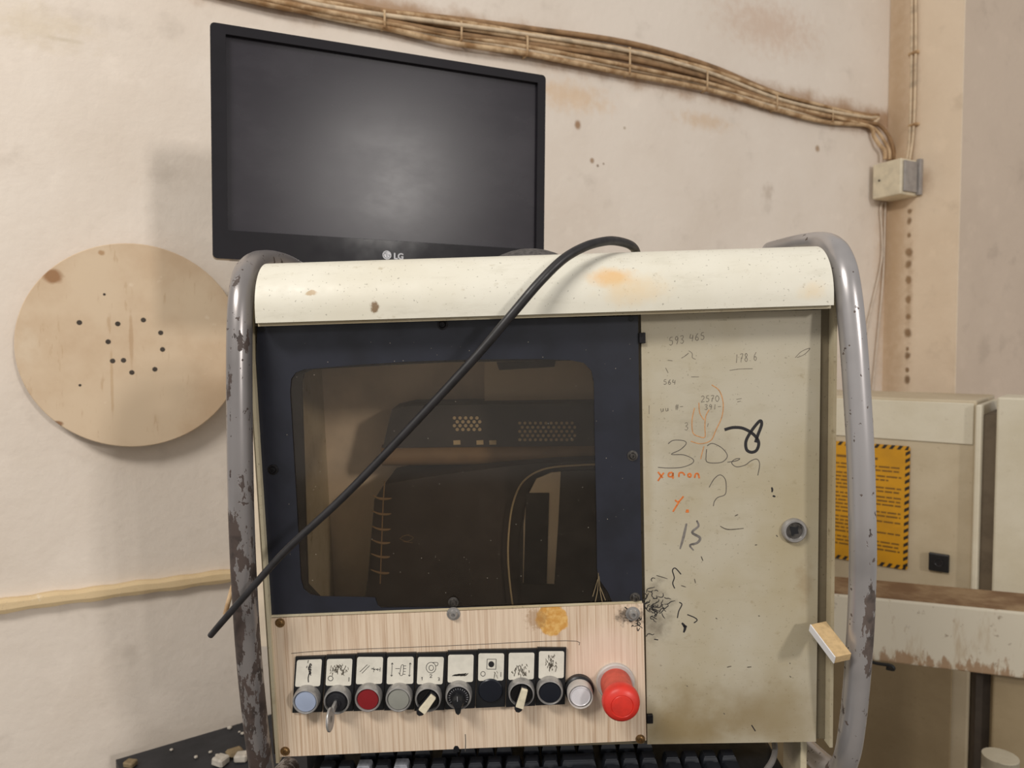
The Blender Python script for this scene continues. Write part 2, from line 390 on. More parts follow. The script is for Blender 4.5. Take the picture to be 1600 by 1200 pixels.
M_CABLEW = simple('thin_white_cable', (206, 192, 176), .6, 0, .1, 40)
M_CABLED = simple('brown_dusty_cable', (158, 124, 88), .75, 0, .22, 30)
M_TRUNK = cream_paint('trunking_paint', (216, 192, 152), (204, 178, 138), (232, 222, 206), None, .6, .8)
M_YEL = simple('yellow_sign', (206, 148, 20), .5, 0, .08, 20)
M_SIGNT = simple('sign_print', (120, 84, 22), .6, 0, .12, 60)
M_STRIPE = simple('sign_black_stripe', (40, 32, 24), .5, 0, .1, 60)
M_BOXG = simple('grey_box_lid', (158, 152, 148), .5, 0, .1, 60)
M_BOXC = simple('cream_box', (222, 210, 184), .5, 0, .1, 40)
M_RECESS = simple('machine_recess_paint', (112, 98, 80), .7, 0, .2, 20)
M_SLOT = simple('dark_recess', (64, 54, 44), .7, 0, .2, 20)
M_TABLE = simple('black_table_sheet', (42, 43, 48), .6, 0, .25, 12)
M_CHIP = simple('pale_plaster_chip', (200, 192, 180), .8, 0, .2, 60)
M_DUST = simple('grey_dust', (176, 168, 152), .9, 0, .1, 60)
M_RUBBLE = simple('brown_offcut', (140, 122, 92), .8, 0, .3, 40)
M_MDFW = simple('white_laminate', (236, 236, 240), .4, 0, .03, 60)
M_MDF = simple('tan_fibreboard', (206, 176, 130), .75, 0, .1, 200)
M_FLOOR = simple('grey_concrete', (128, 122, 114), .8, 0, .2, 6)
M_KEY = simple('black_key', (36, 38, 44), .34, 0, .2, 90)
M_KEYW = simple('pale_key', (150, 152, 160), .4, 0, .2, 200)  # lighter grey for two of the keys
M_INWALL = simple('beige_inner_wall', (246, 230, 208), .7, 0, .18, 9)
M_INBOX = simple('beige_inner_box', (244, 226, 196), .7, 0, .08, 9)
M_INDARK = simple('dark_chassis', (62, 58, 56), .5, 0, .2, 20)
M_INBROWN = simple('brown_chassis_roll', (150, 122, 86), .5, 0, .15, 20)
M_INBODY = simple('dark_brown_housing', (58, 50, 45), .5, 0, .2, 12)
M_HOLE = simple('pale_vent_hole', (210, 190, 150), .6, 0, .05, 60)

g = bpy.data.materials.new('smoked_window'); g.use_nodes = True; nt = g.node_tree; nt.nodes.clear()
o_ = nt.nodes.new('ShaderNodeOutputMaterial'); mx = nt.nodes.new('ShaderNodeMixShader'); tr = nt.nodes.new('ShaderNodeBsdfTransparent')
gl = nt.nodes.new('ShaderNodeBsdfGlossy'); fr = nt.nodes.new('ShaderNodeFresnel'); fr.inputs[0].default_value = 1.45
tr.inputs[0].default_value = (.955, .915, .865, 1); gl.inputs['Roughness'].default_value = .08
nt.links.new(fr.outputs[0], mx.inputs[0]); nt.links.new(tr.outputs[0], mx.inputs[1]); nt.links.new(gl.outputs[0], mx.inputs[2]); 
df = nt.nodes.new('ShaderNodeBsdfDiffuse'); df.inputs[0].default_value = lin((150, 138, 124)); m2 = nt.nodes.new('ShaderNodeMixShader')
dn = nt.nodes.new('ShaderNodeTexNoise'); dn.inputs['Scale'].default_value = 14; dn.inputs['Detail'].default_value = 6; dn.inputs['Roughness'].default_value = .7
dr = nt.nodes.new('ShaderNodeMapRange'); dr.inputs[1].default_value = .3; dr.inputs[2].default_value = .75; dr.inputs[3].default_value = .008; dr.inputs[4].default_value = .04   # film of dust
nt.links.new(dn.outputs[0], dr.inputs[0]); nt.links.new(dr.outputs[0], m2.inputs[0]); nt.links.new(mx.outputs[0], m2.inputs[1]); nt.links.new(df.outputs[0], m2.inputs[2]); nt.links.new(m2.outputs[0], o_.inputs[0])
M_GLASS = g

# ================================================================== SETTING
xl = WALL.at(-500, 600).x
bm = box(BM(), xl, cu, 0, .12, FLOOR_Z, 2.9); wall = struct(done('wall_back', bm, M_WALL, M=WALL.M))
tp = PIL.at(1500, 300).x
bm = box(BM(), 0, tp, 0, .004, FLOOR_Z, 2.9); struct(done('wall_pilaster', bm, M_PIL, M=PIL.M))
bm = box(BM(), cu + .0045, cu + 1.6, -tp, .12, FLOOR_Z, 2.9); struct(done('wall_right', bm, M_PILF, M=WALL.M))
bm = box(BM(), -2.5, 3.5, -3.5, 3.6, -.05, FLOOR_Z); struct(done('floor', bm, M_FLOOR))

# ================================================================== CONTROL CABINET
cab = thing('control_cabinet', CONSOLE.M, 'large cream control cabinet with smoked window, wooden button panel and bent tube handles', 'cabinet')
HY = -.030                                           # front of the hood
xL = L(394, 600, -.010).x; xR = L(1306, 600, -.010).x
hz0 = L(850, 487, HY).z; hz1 = L(850, 398, .012).z
xHL = L(399, 500, HY).x; xHR = L(1303, 471, HY).x
zbot = L(850, 1174, -.006).z
DEPTH = .40
prof = [(HY + .0035, hz0 - .0005), (HY + .0035, hz0 - .0022), (HY, hz0 - .0022), (HY, hz0 + .004)]
n = 14
for k in range(n + 1):
    a = R(90 * k / n); prof.append((.016 - (.016 - HY) * math.cos(a) ** .9 if k < n else .016, hz0 + .006 + (hz1 - hz0 - .006) * math.sin(a)))
prof += [(.03, hz1), (.03, hz1 - .003), (.016, hz1 - .003), (HY + .004, hz0)]
def extrude_x(bm, prof, x0, x1):
    a = [bm.verts.new((x0, y, z)) for y, z in prof]; b = [bm.verts.new((x1, y, z)) for y, z in prof]
    for i in range(len(prof)):
        j = (i + 1) % len(prof); bm.faces.new((a[i], a[j], b[j], b[i]))
    for vs in (a, b): 
        f = bm.faces.new(vs); bmesh.ops.triangulate(bm, faces=[f])
hp = [(HY, hz0 - .0022), (HY, hz0 + .004)] + prof[4:4 + n + 1] + [(.03, hz1), (.03, hz0 - .0022)]
bm = BM(); extrude_x(bm, hp, xHL, xHR); done('hood', bm, M_HOOD, cab, smooth=True, auto=50)
bm = box(BM(), xHL, xHR, HY + .006, .001, hz0 - .0052, hz0 - .0024); done('hood_lip', bm, M_FRAME, cab)
# side sheets with the rounded front top corner of the hood, roof, bottom, back
for x0, x1 in ((xL - .0008, xL + .0022), (xR - .0022, xR + .0008)):
    sp = [(-.010, zbot - .002)] + [(-.010, hz0 - .003), (HY + .004, hz0 - .003)] + [(y + .004, z - .003) for y, z in prof[4:4 + n + 1]] + [(.04, hz1 - .003), (.06, hz1 - .034), (DEPTH, hz1 - .034), (DEPTH, zbot - .002)]
    bm = BM(); extrude_x(bm, sp, x0, x1); done('side_panel', bm, M_FRAME, cab)
bm = box(BM(), xL + .0024, xR - .0024, .030, DEPTH, hz1 - .037, hz1 - .034); done('roof_panel', bm, M_FRAME, cab)
bm = box(BM(), xL + .0024, xR - .0024, .012, DEPTH, zbot - .002, zbot + .001); done('bottom_panel', bm, M_FRAME, cab)
bm = box(BM(), xL + .0024, xR - .0024, DEPTH - .003, DEPTH, zbot + .001, hz1 - .037); done('back_panel', bm, M_FRAME, cab)
# face frame behind the panels
xD0 = L(1001, 800).x; xD1 = L(1284, 800).x
zD1 = L(1140, 487).z; zD0 = L(1140, 1162).z
bm = BM()
box(bm, xL + .0024, xR - .0024, .0008, .012, zD1, hz0 + .002)
box(bm, xL + .0024, L(403, 800).x, .0008, .012, zbot + .001, zD1)
box(bm, L(1272, 800).x, xR - .0024, .0008, .012, zbot + .001, zD1)
box(bm, xD0 - .006, xD0 + .004, .0008, .30, zbot + .001, zD1)
box(bm, L(430, 960, .001).x, xD0 - .006, .0008, .012, zbot + .001, L(700, 975, .001).z)
done('face_frame', bm, M_CHAN, cab)
# ---- door
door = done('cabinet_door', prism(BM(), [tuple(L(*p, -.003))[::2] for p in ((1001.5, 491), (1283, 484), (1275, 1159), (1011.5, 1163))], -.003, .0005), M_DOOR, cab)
door['label'] = 'greige metal door covered in handwriting'
lk = L(1241, 829, -.005)
bm = lathe(BM(), lk.x, lk.z, [(.0118, -.003), (.0118, -.0062), (.0105, -.0078), (.0088, -.0078), (.0082, -.006), (.0078, -.0035)], 36); done('lock_ring', bm, M_CHROME, door, smooth=True)
bm = lathe(BM(), lk.x, lk.z, [(.0079, -.0031), (.0079, -.0052), (.0, -.0052)], 24); done('lock_core', bm, M_STEEL, door)
bm = prism(BM(), [(lk.x + a * .001, lk.z + b * .001) for a, b in ((-4.6, 4.4), (1.5, 3.4), (4, 4.6), (3.4, .2), (4.2, -3), (0, -3.4), (-2, -5.4), (-3.4, -1))], -.0055, -.0051); done('key_slot', bm, M_BLACK, door)
for px, py, hh in ((1003, 528, .010), (1015, 1122, .009)):
    q = L(px, py, -.004); bm = box(BM(), q.x - .003, q.x + .003, -.0066, -.0031, q.z - hh / 2, q.z + hh / 2, .0006)
    done('hinge', bm, M_DARKST, door)
# handwriting
YD = -.00305
def z4(p): q = L(980 + p[0] / 3.75, 480 + p[1] / 3.75, -.003); return (q.x, q.z)
def z5(p): q = L(980 + p[0] / 2.857, 780 + p[1] / 2.857, -.003); return (q.x, q.z)
PXM = .535 / 846                                    # metres per pixel on the face
def ink(name, m, strokes, wd, conv, parent=door, y=YD, n=5, taper=False, label=None):
    bm = BM()
    for s_ in strokes: ribbon(bm, [conv(p) for p in s_], wd * PXM, y, n, taper)
    o = done(name, bm, m, parent)
    if label: o['label'] = label
    return o
ink('marker_scrawl', M_INK, [[(570, 718), (620, 705), (680, 710), (740, 745), (770, 790), (760, 835), (730, 850), (700, 835), (695, 790), (715, 745), (750, 695), (780, 665), (787, 690), (765, 750), (752, 792)]], 4.6, z4, label='thick black looping marker scrawl')
ink('pen_writing', M_PEN, [[(240, 800), (270, 780), (330, 782), (345, 800), (310, 835), (258, 862), (330, 865), (385, 890), (380, 915), (320, 938), (240, 942), (180, 938)],
    [(465, 832), (462, 870), (466, 905), (510, 913), (560, 905), (587, 870), (555, 825), (500, 798), (468, 812)],
    [(587, 908), (640, 900), (660, 887), (632, 890), (612, 912), (640, 935), (690, 925), (725, 900), (760, 890), (776, 920), (765, 985)],
    [(480, 1055), (510, 1005), (545, 982), (575, 1010), (580, 1070), (570, 1100), (530, 1115), (510, 1140), (505, 1165)]], 1.1, z4)
ink('orange_oval', M_ORNL, [[(495, 455), (540, 490), (562, 560), (555, 640), (520, 720), (490, 780), (430, 800), (372, 785)],
    [(395, 590), (380, 660), (385, 735), (420, 758), (455, 760), (455, 700), (460, 640), (480, 600)], [(420, 560), (425, 620), (450, 660)], [(450, 815), (440, 850), (430, 890)]], 1.5, z4)
ink('orange_writing', M_ORNG, [[(180, 965), (200, 990), (208, 1000)], [(215, 970), (195, 995), (180, 1018)], [(265, 968), (245, 972), (242, 990), (262, 992), (268, 970), (268, 1005)],
    [(303, 995), (305, 972), (325, 970), (337, 985)], ring_pts(365, 985, 9, 10, 10), [(395, 1000), (400, 978), (415, 976), (422, 1002)], [(280, 1130), (300, 1140), (330, 1108)], [(306, 1138), (288, 1165), (268, 1198)]], 2.6, z4)
ink('orange_dot', M_ORNG, [[(262, 52), (268, 53), (275, 52)]], 5, z5)
DIG = {'0': [[(.5, 1), (.1, .7), (.1, .3), (.5, 0), (.9, .3), (.9, .7), (.5, 1)]], '1': [[(.5, 1), (.45, .5), (.35, 0)]], '2': [[(.1, .8), (.5, 1), (.85, .75), (.5, .35), (.1, 0), (.9, .05)]],
       '3': [[(.1, .9), (.6, 1), (.8, .75), (.4, .55), (.85, .3), (.5, 0), (.1, .1)]], '4': [[(.3, 1), (.1, .45), (.85, .5)], [(.8, .9), (.65, 0)]], '5': [[(.8, 1), (.3, .95), (.2, .6), (.7, .55), (.8, .2), (.4, 0), (.1, .1)]],
       '6': [[(.7, 1), (.25, .6), (.15, .2), (.5, 0), (.8, .25), (.5, .5), (.2, .35)]], '7': [[(.1, .95), (.85, 1), (.45, .4), (.35, 0)], [(.3, .5), (.75, .5)]], '8': [[(.5, .55), (.2, .8), (.5, 1), (.8, .8), (.5, .55), (.15, .25), (.5, 0), (.85, .25), (.5, .55)]],
       '9': [[(.8, .85), (.45, 1), (.2, .7), (.5, .5), (.8, .8), (.7, .3), (.5, 0)]], '.': [[(.4, .02), (.5, .04)]], ' ': [], '-': [[(.1, .5), (.9, .55)]], '/': [[(.2, 0), (.8, 1)]], '#': [[(.3, 0), (.45, 1)], [(.65, 0), (.8, 1)], [(.1, .35), (.95, .4)], [(.1, .65), (.95, .7)]], 'u': [[(.1, .5), (.2, 0), (.6, .05), (.7, .5), (.75, 0)]]}
def num(txt, x, y, h, wdt, slope=0):
    out = []
    for i, ch in enumerate(txt):
        for s_ in DIG[ch]: out.append([(x + (i + p[0] * .8) * wdt, y - p[1] * h + slope * (x + i * wdt - x)) for p in s_])
    return out
for st in (num('593', 245, 222, 46, 32, -.15), num('465', 365, 200, 42, 32, -.15), num('178.6', 632, 325, 48, 27, -.12), num('564', 212, 452, 28, 26),
           num('2570', 432, 555, 36, 28, -.03), num('391-', 452, 600, 30, 26, -.03), num('uu.#-', 195, 610, 32, 28, -.1), num('3', 335, 720, 44, 30)):
    ink('pencil_number', M_PENC, st, .9, z4)
for st in ([(318, 298), (340, 285), (360, 268)], [(360, 255), (380, 270), (382, 295), (400, 305)], [(238, 310), (265, 314)], [(225, 355), (240, 385)], [(375, 408), (420, 408)], [(128, 575), (128, 625)],
           [(985, 295), (1020, 260), (1070, 240), (1040, 275), (995, 295)], [(600, 370), (660, 362), (735, 360)], [(470, 700), (475, 680)], [(640, 540), (670, 535)], [(645, 555), (665, 550)]):
    ink('pencil_mark', M_PENC, [st], .9, z4)
ink('grey_number', M_PENG, [[(265, 108), (252, 165), (236, 222)], [(310, 95), (318, 120), (290, 148), (325, 172), (312, 195), (280, 205), (296, 228)]], 4.0, z5, taper=True)
for st in ([(240, 335), (215, 308), (202, 318), (210, 350), (203, 375), (212, 398)], [(232, 460), (244, 470), (230, 500), (224, 530)], [(268, 515), (300, 528), (312, 540), (298, 552)], [(555, 1008), (572, 1035)], [(120, 625), (138, 628)]):
    ink('ink_squiggle', M_INK, [st], 1.7, z5)
ink('ink_blot', M_INK, [[(244, 552), (258, 572), (252, 595)], [(845, 1300)[:0] or (250, 565), (266, 570)]], 4.2, z5, taper=True)
ink('paint_chip', M_INK, [[(846, 1055), (850, 1068), (848, 1084)], [(852, 1105), (868, 1110)]], 3.0, z4, taper=True)
rs = random.Random(3)
def scr(cx, cy, sx, sy, k, rs=rs):
    out = []
    for _ in range(k):
        x, y = rs.gauss(cx, sx), rs.gauss(cy, sy); a = rs.uniform(0, 6.3); p = [(x, y)]
        for j in range(rs.randint(2, 5)):
            a += rs.uniform(-1.3, 1.3); x += math.cos(a) * 11; y += math.sin(a) * 9; p.append((max(72, x), y))
        out.append(p)
    return out
ink('ink_scribble', M_SMEARD, scr(112, 470, 28, 40, 26), 1.5, z5, taper=True)['kind'] = 'stuff'
ink('ink_smudge', M_INK, scr(118, 480, 24, 38, 18), 1.4, z5, taper=True)['kind'] = 'stuff'
ink('scratch_mark', M_SMEAR, [[(480, 75), (495, 68)], [(415, 120), (450, 135), (520, 130)], [(330, 255), (338, 275)], [(445, 750), (465, 745)], [(535, 750), (555, 748)], [(725, 730), (728, 735)], [(725, 790), (732, 795)], [(265, 832), (270, 836)], [(585, 520), (592, 522)], [(395, 530), (402, 535)], [(130, 340), (180, 355)], [(240, 385), (262, 392)], [(300, 355), (305, 375)], [(665, 160), (672, 168)], [(570, 205), (580, 203)], [(430, 955), (436, 960)]], 1.6, z5, taper=True)['kind'] = 'stuff'

# ---- screen window plate with printed black mask
def cl(pts, y): return [tuple(L(*p, y))[::2] for p in pts]
outer = cl([(402, 509), (520, 506), (690, 501), (860, 497), (997, 493.5), (1000, 720), (1003.5, 941), (860, 947), (710, 953), (560, 959), (421, 963), (411, 760), (400, 560)], -.004)
hole = cl([(453, 612), (455, 592), (462, 582), (476, 577), (560, 570), (640, 565), (740, 561.5), (840, 561), (890, 562.5), (912, 567), (924, 579), (928, 598), (929.5, 700), (932, 800), (933, 890), (936, 905), (950, 925), (957, 942), (860, 946), (720, 949), (596, 950), (590, 946), (586, 934), (560, 933), (500, 932), (484, 929), (474, 920), (470, 905), (463, 780), (456, 660)], -.004)
plate = done('window_mask', prism(BM(), outer, -.004, -.0026, [hole]), M_MASK, cab)
gx0, gx1 = L(418, 700).x, L(998, 700).x
gl_o = done('smoked_pane', prism(BM(), cl([(404, 512), (995, 496), (1001, 938), (422, 960)], -.0025), -.0025, -.0022), M_GLASS, cab); gl_o['label'] = 'dusty smoked brown window pane'
inner = cl([(440, 560), (960, 545), (962, 958), (450, 960)], .024)
inhole = cl([(470, 600), (474, 584), (490, 577), (700, 566), (920, 563), (934, 580), (937, 900), (960, 946), (585, 951), (560, 940), (500, 936), (480, 915)], .024)
done('inner_frame', prism(BM(), inner, .024, .030, [inhole]), M_INDARK, cab)
def bolt(px, py, y, r, m, parent, name='bolt', h=.0035, sock=True):
    q = L(px, py, y - h); bm = BM()
    lathe(bm, q.x, q.z, [(r * 1.55, y), (r * 1.55, y - .0006), (r, y - .0008), (r * .98, y - h * .6), (r * .7, y - h), (r * .45, y - h), (r * .4, y - h * .5), (0, y - h * .5)], 16)
    return done(name, bm, m, parent, smooth=True)
for px, py in ((691, 507), (425, 735), (989, 713), (708, 943), (993, 936)): bolt(px, py, -.004, .0033, M_DARKST if px < 700 else M_STEEL, plate)
for px, py in ((410, 514), (986, 498)): 
    q = L(px, py, -.004); done('bolt_hole', lathe(BM(), q.x, q.z, [(.0028, -.004), (.0028, -.0043), (.0022, -.0043), (.002, -.0041), (0, -.0041)], 14), M_BLACK, plate)
ribs = [[(935, 895), (934, 920), (930, 940)], [(936, 900), (938, 925), (941, 940)], [(934, 905), (926, 932)], [(937, 915), (946, 938)]]
bm = BM()
for s_ in ribs: ribbon(bm, cl(s_, -.004), .0007, -.0042, 4)
done('scraped_paint', bm, M_RUBBLE, plate)
bm = BM(); rd = random.Random(11)
for _ in range(170):                                   # specks of dust stuck on the pane and mask
    px, py = rd.uniform(440, 985), rd.uniform(530, 935); q = L(px, py, -.0042); r_ = rd.choice((.0002, .00025, .0003, .0004))
    y_ = -.0043 if not (455 < px < 930 and 575 < py < 930) else -.0026
    v = [bm.verts.new((q.x + r_ * math.cos(a), y_, q.z + r_ * math.sin(a))) for a in (0, 1.2, 2.5, 3.8, 5)]; bm.faces.new(v)
o = done('dust_specks', bm, M_DUST, plate); o['kind'] = 'stuff'

# ---- wooden button panel
wood = done('button_panel', prism(BM(), cl([(424, 966), (700, 955.5), (1005, 943), (1010, 1157), (431, 1183)], -.006), -.006, -.0005), M_WOOD, cab); wood['label'] = 'pale laminated wooden button panel with worn edges'
bm = BM(); ribbon(bm, cl([(424, 963), (700, 952.5), (1003, 941)], -.0055), .0022, -.0046, 3, thick=.0012); done('panel_edge_strip', bm, M_FRAME, cab)
for px, py in ((437, 974), (445, 1175), (1001, 1156)): bolt(px, py, -.006, .0030, M_BRASS, wood, 'wood_screw', .0015)
bolt(708, 962, -.006, .0042, M_CHROME, wood, 'bolt', .005); bolt(990, 962, -.006, .0045, M_CHROME, wood, 'bolt', .005)
q = L(713, 1169, -.006); done('bolt_hole', prism(BM(), [(q.x - .0028, q.z - .004), (q.x + .0028, q.z - .004), (q.x + .0028, q.z), (q.x + .0014, q.z + .0024), (q.x - .0014, q.z + .0024), (q.x - .0028, q.z)], -.0063, -.0059), M_BLACK, wood)
bm = BM()
for s_, wd in (([(727, 1147), (727.5, 1160), (727, 1174)], 1.3),): ribbon(bm, cl(s_, -.006), wd * PXM, -.00605, 4)
ribbon(bm, cl([(455, 1021), (520, 1016), (700, 1009), (884, 1001), (905, 1008)], -.006), .9 * PXM, -.00605, 4)
done('pencil_line', bm, M_PEN, wood)
bm = BM(); rq = random.Random(5)
for k in range(22):
    x, y = rq.gauss(990, 8), rq.gauss(964, 7)
    x = min(x, 998); y = max(y, 952)
    ribbon(bm, cl([(x, y), (x + rq.uniform(-5, 4), y + rq.uniform(-4, 6)), (x + rq.uniform(-8, 6), y + rq.uniform(-2, 8))], -.006), 1.6 * PXM, -.00608, 4, True)
done('black_scrape', bm, M_SMEARD, wood)

# ---- controls
YP = -.0095                                            # front of the legend housings
def q3(x, y): return (420 + x / 2.667, 990 + y / 2.667)
plates = [((110, 100), (234, 95), (220, 328), (97, 332)), ((238, 93), (362, 89), (350, 324), (226, 330)), ((366, 86), (488, 83), (478, 320), (352, 325)), ((490, 85), (614, 82), (604, 318), (480, 322)),
          ((618, 84), (742, 80), (732, 320), (606, 324)), ((745, 75), (868, 72), (858, 312), (734, 318)), ((870, 70), (993, 68), (984, 306), (862, 312)), ((995, 68), (1117, 65), (1110, 302), (988, 308)), ((1119, 61), (1240, 62), (1234, 296), (1112, 301))]
legs = [((118, 110), (222, 106), (214, 218), (110, 221)), ((243, 106), (349, 104), (343, 216), (237, 216)), ((369, 97), (477, 97), (472, 208), (363, 210)), ((495, 97), (604, 96), (602, 208), (491, 210)),
        ((622, 97), (730, 97), (724, 210), (617, 210)), ((748, 88), (854, 87), (851, 200), (745, 203)), ((874, 82), (981, 82), (978, 194), (872, 196)), ((1000, 80), (1107, 79), (1104, 189), (998, 192)), ((1126, 73), (1231, 73), (1229, 184), (1124, 187))]
btn = [(152, 285), (282, 285), (412, 276), (540, 276), (663, 276), (790, 266), (923, 255), (1053, 254), (1172, 247)]
names = ['push_button', 'key_switch', 'push_button', 'push_button', 'selector_switch', 'dial_knob', 'blank_cover', 'selector_switch', 'push_button']
labs = ['pale blue push button under a scratched legend', 'key switch with a key in it', 'dark red push button', 'grey push button', 'selector switch with cream lever turned right, numbered 1 2 3', 'black dial knob with white scale', 'black blank cover', 'selector switch with upright cream lever', 'black push button']
caps = [M_BLUE, None, M_RED, M_GREY, None, None, None, None, M_NAVY]
BEZ = lambda s=1.0: [(.0128 * s, YP), (.0128 * s, YP - .003), (.0126 * s, YP - .0075), (.0120 * s, YP - .0095), (.0112 * s, YP - .0098), (.0106 * s, YP - .0090), (.0104 * s, YP - .004)]
def zq(p): return (440 + p[0] / 5.333, 1000 + p[1] / 5.333)
def zr(p): return (720 + p[0] / 4.617, 940 + p[1] / 4.617)
icons = {0: (zq, 1.6, [[(240, 195), (232, 215), (225, 250)], [(225, 250), (245, 245), (230, 280)], [(230, 280), (222, 315), (224, 352)]]),
 1: (zq, 1.0, [ring_pts(408, 320, 20, 20, 16), [(562, 310), (560, 345)]]),
 2: (zq, .75, [[(652, 265), (715, 205)], [(670, 277), (733, 213)], [(745, 240), (822, 246)], [(768, 225), (768, 268)], [(822, 228), (820, 262)], [(752, 232), (780, 252)], [(790, 246), (805, 238)], [(790, 246), (805, 254)]]),
 3: (zq, .75, [[(922, 190), (916, 300)], [(1072, 190), (1065, 300)], [(915, 203), (922, 190), (930, 203)], [(908, 290), (916, 302), (924, 290)], [(1065, 203), (1072, 190), (1080, 203)], [(1057, 290), (1065, 302), (1073, 290)],
      [(948, 238), (985, 238)], [(998, 210), (985, 288), (1010, 288), (1015, 210), (998, 210)], [(975, 270), (985, 288)], [(1018, 215), (1038, 215)], [(1018, 238), (1038, 238)], [(1016, 262), (1034, 262)], [(1014, 285), (1032, 285)]]),
 4: (zq, .8, [ring_pts(1245, 230, 40, 44, 22), ring_pts(1247, 232, 19, 22, 16), [(1255, 188), (1300, 188), (1298, 212), (1282, 215)], [(1165, 318), (1172, 308), (1170, 335)], [(1234, 292), (1244, 286), (1252, 295), (1236, 312), (1254, 312)], [(1302, 315), (1312, 313), (1316, 322), (1308, 326), (1317, 333), (1304, 338)]]),
 6: (zr, .8, [[(190, 415), (255, 415)], [(255, 415), (253, 488)], [(253, 488), (188, 486)], [(188, 486), (190, 415)], ring_pts(160, 521, 16, 17, 16), [(290, 508), (289, 542)]])}
smears = {0: (zq, 1.3, (232, 225, 10, 34, 16)), 1: (zq, 1.2, (480, 235, 38, 22, 46)), 5: (zq, 1.6, (1530, 288, 18, 8, 20)), 7: (zr, 1.2, (430, 490, 32, 24, 34)), 8: (zr, 1.2, (650, 430, 20, 30, 40)), 6: (zr, 1.0, (250, 520, 6, 12, 5))}
def near(a, m, parent, bm=None):
    return a
for i in range(9):
    bm = BM(); ps = cl([q3(*p) for p in plates[i]], YP)
    c0 = Vector((sum(p[0] for p in ps) / 4, sum(p[1] for p in ps) / 4))
    prism(bm, ps, YP, -.0058)
    bmesh.ops.bevel(bm, geom=[e for e in bm.edges if abs(e.verts[0].co.y - YP) < 1e-6 and abs(e.verts[1].co.y - YP) < 1e-6 and len(e.link_faces) == 2 and not all(abs(f.normal.y) > .9 for f in e.link_faces)], offset=.0006, segments=2, affect='EDGES')
    b = done(names[i], bm, M_BLACK, cab); b['label'] = labs[i]
    ls = cl([q3(*p) for p in legs[i]], YP)
    bx = [p[0] for p in ls]; bz = [p[1] for p in ls]; cxm = sum(bx) / 4; czm = sum(bz) / 4
    rr_ = []
    for k in range(4):                                 # rounded corners
        p, a, c_ = Vector(ls[k]), Vector(ls[k - 1]), Vector(ls[(k + 1) % 4]); u, v = (a - p).normalized() * .0016, (c_ - p).normalized() * .0016
        rr_ += [p + u, p + u * .3 + v * .3, p + v]
    done('legend_plate', prism(BM(), rr_, YP - .0005, YP + .0002), M_LEG, b)
    if i in icons:
        cv, wd, st = icons[i]
        bm = BM()
        for s_ in st: ribbon(bm, cl([cv(p) for p in s_], YP - .0005), wd * PXM, YP - .00055, 1 if len(s_) == 2 else 3)
        if i == 6:
            prism(bm, cl([zr(p) for p in ring_pts(220, 450, 21, 22, 16)[:-1]], YP), YP - .00065, YP - .0005)
        done('legend_symbol', bm, M_INK, b)
    if i in smears:
        cv, wd, (cx, cy, sx, sy, k) = smears[i]; rs2 = random.Random(20 + i); bm = BM()
        for _ in range(k):
            x, y = max(cx - 1.9 * sx, min(cx + 1.9 * sx, rs2.gauss(cx, sx))), max(cy - 1.7 * sy, min(cy + 1.7 * sy, rs2.gauss(cy, sy)))
            if i == 5: 
                y = 300 - rs2.random() * 3; x = 1420 + rs2.random() * 100; P_ = [(x, y), (x + 20, y - 8), (x + 38, y - 12 - (x - 1420) * .12)]
            else:
                P_ = [(x, y), (x + rs2.uniform(-7, 7), y + rs2.uniform(3, 14)), (x + rs2.uniform(-9, 9), y + rs2.uniform(12, 30))]
            ribbon(bm, cl([cv(p) for p in P_], YP - .0005), wd * PXM * rs2.uniform(.6, 1.2), YP - .0006, 3, True)
        done('scratched_print', bm, M_SMEAR if i not in (0, 5) else M_SMEARD, b)
    cc = L(*q3(*btn[i]), YP - .009); x, z = cc.x, cc.z
    if i != 6: done('bezel', lathe(BM(), x, z, BEZ(), 40), M_CHROME, b, smooth=True)
    if caps[i]:
        done('button_cap', lathe(BM(), x, z, [(.0103, YP), (.0103, YP - .0078), (.0098, YP - .0088), (.005, YP - .0092), (0, YP - .0093)], 36), caps[i], b, smooth=True)
    elif names[i] == 'key_switch':
        done('switch_body', lathe(BM(), x, z, [(.0103, YP), (.0103, YP - .008), (.0085, YP - .0105), (.005, YP - .011), (.0045, YP - .0125), (0, YP - .0125)], 32), M_SATIN, b, smooth=True)
        bm = BM(); kb = L(521, 1102, YP - .016)
        box(bm, x - .0014, x + .0014, YP - .024, YP - .012, z - .003, z + .003, .0004)
        t2 = bmesh.new(); lathe(t2, 0, 0, [(.0068, -.0011), (.0072, -.0006), (.0072, .0006), (.0068, .0011), (.0024, .0011), (.0024, -.0011)], 24)
        for v in t2.verts: v.co.z *= 1.5
        t2.transform(Matrix.Translation((x - .0012, YP - .030, z - .0055)) @ Matrix.Rotation(R(-32), 4, 'X') @ Matrix.Rotation(R(78), 4, 'Z'))
        merge(bm, t2); done('key', bm, M_CHROME, b, smooth=True)
    elif names[i] == 'selector_switch':
        ang = R(-38 if i == 4 else -17)                # the lever leans to the right at its top
        done('switch_body', lathe(BM(), x, z, [(.0103, YP), (.0103, YP - .0075), (.0095, YP - .0088), (0, YP - .0092)], 32), M_GLOSSB, b, smooth=True)
        RM = Matrix.Translation((x, 0, z)) @ Matrix.Rotation(-ang, 4, 'Y')
        t2 = BM(); prism(t2, [(-.0028, .0098), (.0028, .0098), (.0038, -.0122), (.0015, -.0150), (-.0015, -.0150), (-.0038, -.0122)], YP - .0155, YP - .008); t2.transform(RM); bmesh.ops.bevel(t2, geom=t2.edges[:], offset=.0005, segments=1, affect='EDGES'); done('switch_grip', t2, M_SATIN, b)
